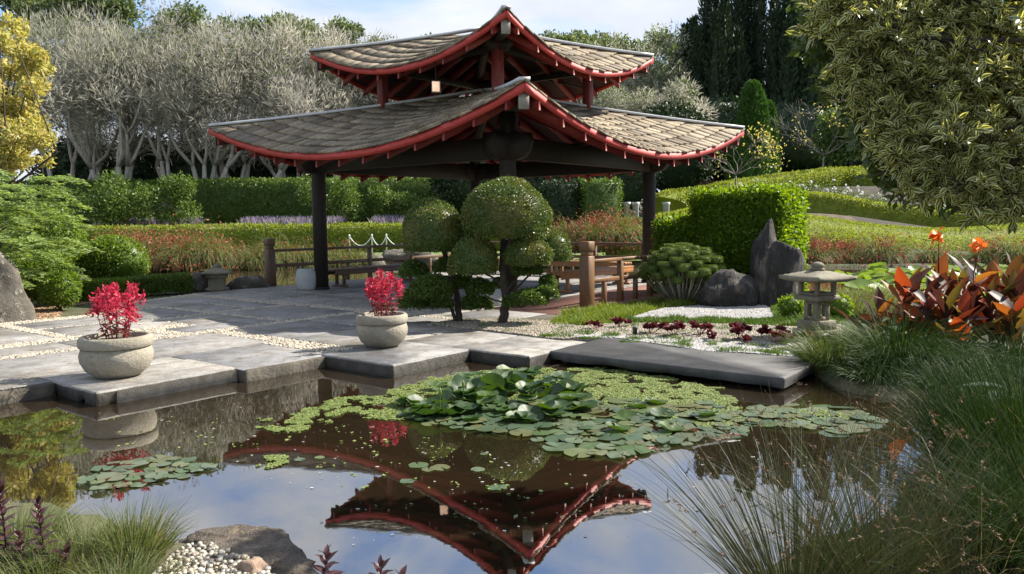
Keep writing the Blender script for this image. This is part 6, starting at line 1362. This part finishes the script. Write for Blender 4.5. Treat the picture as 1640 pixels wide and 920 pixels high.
for (x, y, r) in ((670,746,.07),(705,750,.07),(686,753,.05),(798,782,.06),(1335,696,.11),(652,772,.05),(765,753,.05),(480,737,.04),(512,734,.04),(905,703,.09),(775,728,.0301)):
    a, b = G(x, y, WZ)[:2]; inst('lily_pad', LM[int(x) % 5], Matrix.Translation((a, b, WZ+0.006)) @ Matrix.Rotation(rng.random()*6, 4, 'Z') @ Matrix.Scale(r, 4), s4)
def duck(label, poly, n, edge=0.12, size=0.0085, thr=-0.25):
    poly = np.array(poly); p = pts_in_poly(poly, n); d = -sdist(p, poly); nz_ = np.array([mnoise.noise(Vector((x*5, y*5, 2)))+0.5*mnoise.noise(Vector((x*14, y*14, 5))) for x, y in p])
    k = nz_ > thr+np.clip(1-d/edge, 0, 1)*0.55; p = p[k]; m = len(p)
    c = np.c_[p, WZ+0.004+0.006*rng.random(m)]; a = rng.random(m)*6.28; s_ = size*(0.6+0.8*rng.random(m)); V = []
    for j in range(5): V.append(c+np.c_[np.cos(a+j*1.2566)*s_, np.sin(a+j*1.2566)*s_, 0.003*rng.normal(size=m)])
    V = np.stack(V, 1).reshape(-1, 3); o = MB().add(V, np.arange(m)[:, None]*5+np.arange(5)).build('duckweed', M_DUCK, base=(*p.mean(0), WZ)); tag(o, label, kind='stuff')
duck('green duckweed sheet in front of the long slab', wg((905,592),(960,586),(1080,606),(1160,622),(1190,650),(1215,668),(1160,690),(1060,676),(985,660),(935,645),(915,615)), 42000)
duck('green duckweed behind the raised lily leaves', wg((560,660),(600,632),(680,606),(760,594),(860,588),(930,596),(930,640),(860,650),(760,650),(690,665),(650,676),(590,674)), 38000)
duck('green duckweed drift left of the lilies', wg((395,690),(410,672),(470,660),(520,640),(590,630),(610,645),(560,668),(500,690),(440,696)), 16000, thr=-0.1)
duck('green duckweed among the right lily pads', wg((1220,660),(1270,652),(1340,656),(1380,672),(1330,690),(1260,680)), 12000)
duck('sparse duckweed drift beside the reflected roof edge', wg((365,745),(430,725),(470,722),(480,740),(430,752)), 3000, thr=0.1)
duck('floating green crumbs strewn over the open water', wg((150,660),(560,680),(900,740),(1000,790),(900,860),(600,830),(420,720),(180,720)), 600, 0.01, 0.012, 0.2)
# pale floating petals and bits
p = pts_in_poly(np.array(wg((200,650),(400,650),(640,690),(860,720),(1000,760),(1300,710),(1400,720),(1250,800),(1000,860),(800,900),(520,870),(420,760))), 240); m = len(p); c = np.c_[p, np.full(m, WZ+0.005)]; a = rng.random(m)*6.28; s_ = 0.003+0.009*rng.random(m)**3
V = np.stack([c+np.c_[np.cos(a+j*1.5708)*s_*(1+0.6*(j % 2)), np.sin(a+j*1.5708)*s_, 0*a] for j in range(4)], 1).reshape(-1, 3)
o = MB().add(V, np.arange(m)[:, None]*4+np.arange(4)).build('floating_petals', M_WPEB, base=(*p.mean(0), WZ)); tag(o, 'pale petals and bits floating on the water', kind='stuff')

# ================================================================== VARIEGATED TREE (near, upper right)
vt = thing('variegated_tree', 'near tree with cream-edged variegated leaves filling the upper right', 'tree', (5.2,5.2,-0.05)); t = MB()
VL = [leaf_mesh('variegated_leaf', 0.066, 0.026, M_VAR, 5, 0.2, c_, True, 0.03) for c_ in (0.0, 0.12, 0.25)]
t.tube([(5.2,5.2,-0.1),(5.1,5.2,1.0),(4.9,5.1,1.9),(4.6,5.1,2.6)], (0.11,0.09,0.075,0.06), 10)
def vclumps():
    out_ = []
    for (px, py, r, Y) in ((1340,20,60,5.0),(1420,60,80,5.0),(1500,30,80,5.2),(1600,50,90,5.2),(1370,110,55,5.1),(1440,150,70,5.0),(1530,130,80,5.0),(1620,150,80,5.0),(1430,210,50,4.9),(1500,230,70,4.8),(1590,240,80,4.8),(1450,265,45,4.8),(1480,300,40,4.8),(1540,300,50,4.7),(1620,310,55,4.7),(1570,330,30,4.7),(1690,120,90,5.0),(1700,260,90,4.8),(1310,40,35,5.2),(1440,-30,80,5.2),(1580,-40,90,5.2),(1330,-40,60,5.2),(1425,240,35,4.9),(1405,180,40,5.0)):
        out_.append((D(px, py, Y), r/ppm(Y)*0.95))
    return out_
VC = vclumps(); allL = []
for c_, r in VC:
    t.tube([(4.6,5.1,2.6) if c_[2] > 2.2 else (4.9,5.1,1.9), (np.array([4.7,5.1,2.4])+c_)/2+rng.normal(size=3)*0.08, c_], (0.03,0.018,0.008), 6)
    nb = int(72*(r/0.25)**2)
    for k in range(nb):
        p, nr = ball_pts(1, c_, (r, r*0.9, r), 0.75); p = p[0]; ax = unit(nr[0]*0.8+rng.normal(size=3)*0.45+np.array([-0.15,-0.15,0.1])); t.tube([p-ax*0.16, p+ax*0.02], (0.004,0.0025), 3, False)
        nl = 9
        for q in range(nl):
            pos = p+ax*(-0.10+0.13*q/nl); a = q*2.4; e = 0.95-0.6*q/nl
            b1 = unit(np.cross(ax, [0.3,0.2,1])); b2 = np.cross(ax, b1); d = unit(ax*math.cos(e)+(b1*math.cos(a)+b2*math.sin(a))*math.sin(e)); nn = unit(np.cross(np.cross(d, ax), d)+UZ*0.5); y_ = unit(np.cross(nn, d)); z_ = np.cross(d, y_); allL.append((pos, d, y_, z_, 0.55+0.8*rng.random()))
t.build('trunk', M_BARK, vt)
ic = MB(); crownleaves(ic, [(c_+np.array([0.25,0.75,0.05]), np.array([r, r*0.7, r])) for c_, r in VC], 9000, 0.085, 0.42, 0.9); ic.build('inner_leaves', M_VAR, vt)['kind'] = 'stuff'
oc = MB(); ocl = []
for k in range(26): ocl.append((np.array([5.6+2.6*rng.random(), 2.0+4.6*rng.random(), 1.5+1.5*rng.random()]), np.array([0.75,0.75,0.6])))
crownleaves(oc, ocl, 12000, 0.085, 0.42, 0.8); o = oc.build('unseen_shade_leaves', M_VAR, vt); o['kind'] = 'stuff'  # unseen crown added beyond the right edge to shade the foreground grass
order = sorted(range(len(allL)), key=lambda i: allL[i][0][1]+0.3*rng.random()); near = set(order[:300])
gm = [np.array([v.co[:] for v in me.vertices]) for me in VL]; gf = np.array([list(p.vertices) for p in VL[0].polygons]); rest = MB(); ev = []
base_e = np.tile([1.0, 0.5, 0.0, 0.5, 1.0], 6)
for i, (pos, d, y_, z_, s) in enumerate(allL):
    if i in near:
        M = Matrix(((d[0]*s, y_[0]*s, z_[0]*s, pos[0]), (d[1]*s, y_[1]*s, z_[1]*s, pos[1]), (d[2]*s, y_[2]*s, z_[2]*s, pos[2]), (0, 0, 0, 1))); inst('leaf', VL[i % 3], M, vt)
    else: rest.add(pos+(gm[i % 3]*s)@np.array([d, y_, z_]), gf); ev.append(base_e)
o = rest.build('leaves', M_VAR, vt, smooth=True); o['kind'] = 'stuff'; at = o.data.attributes.new('edge', 'FLOAT', 'POINT'); at.data.foreach_set('value', np.concatenate(ev).astype(np.float32))
print('variegated leaves', len(allL))
print('tris', sum(len(o.data.loops)-2*len(o.data.polygons) for o in S.objects if o.type == 'MESH'), 'objects', len(S.objects))
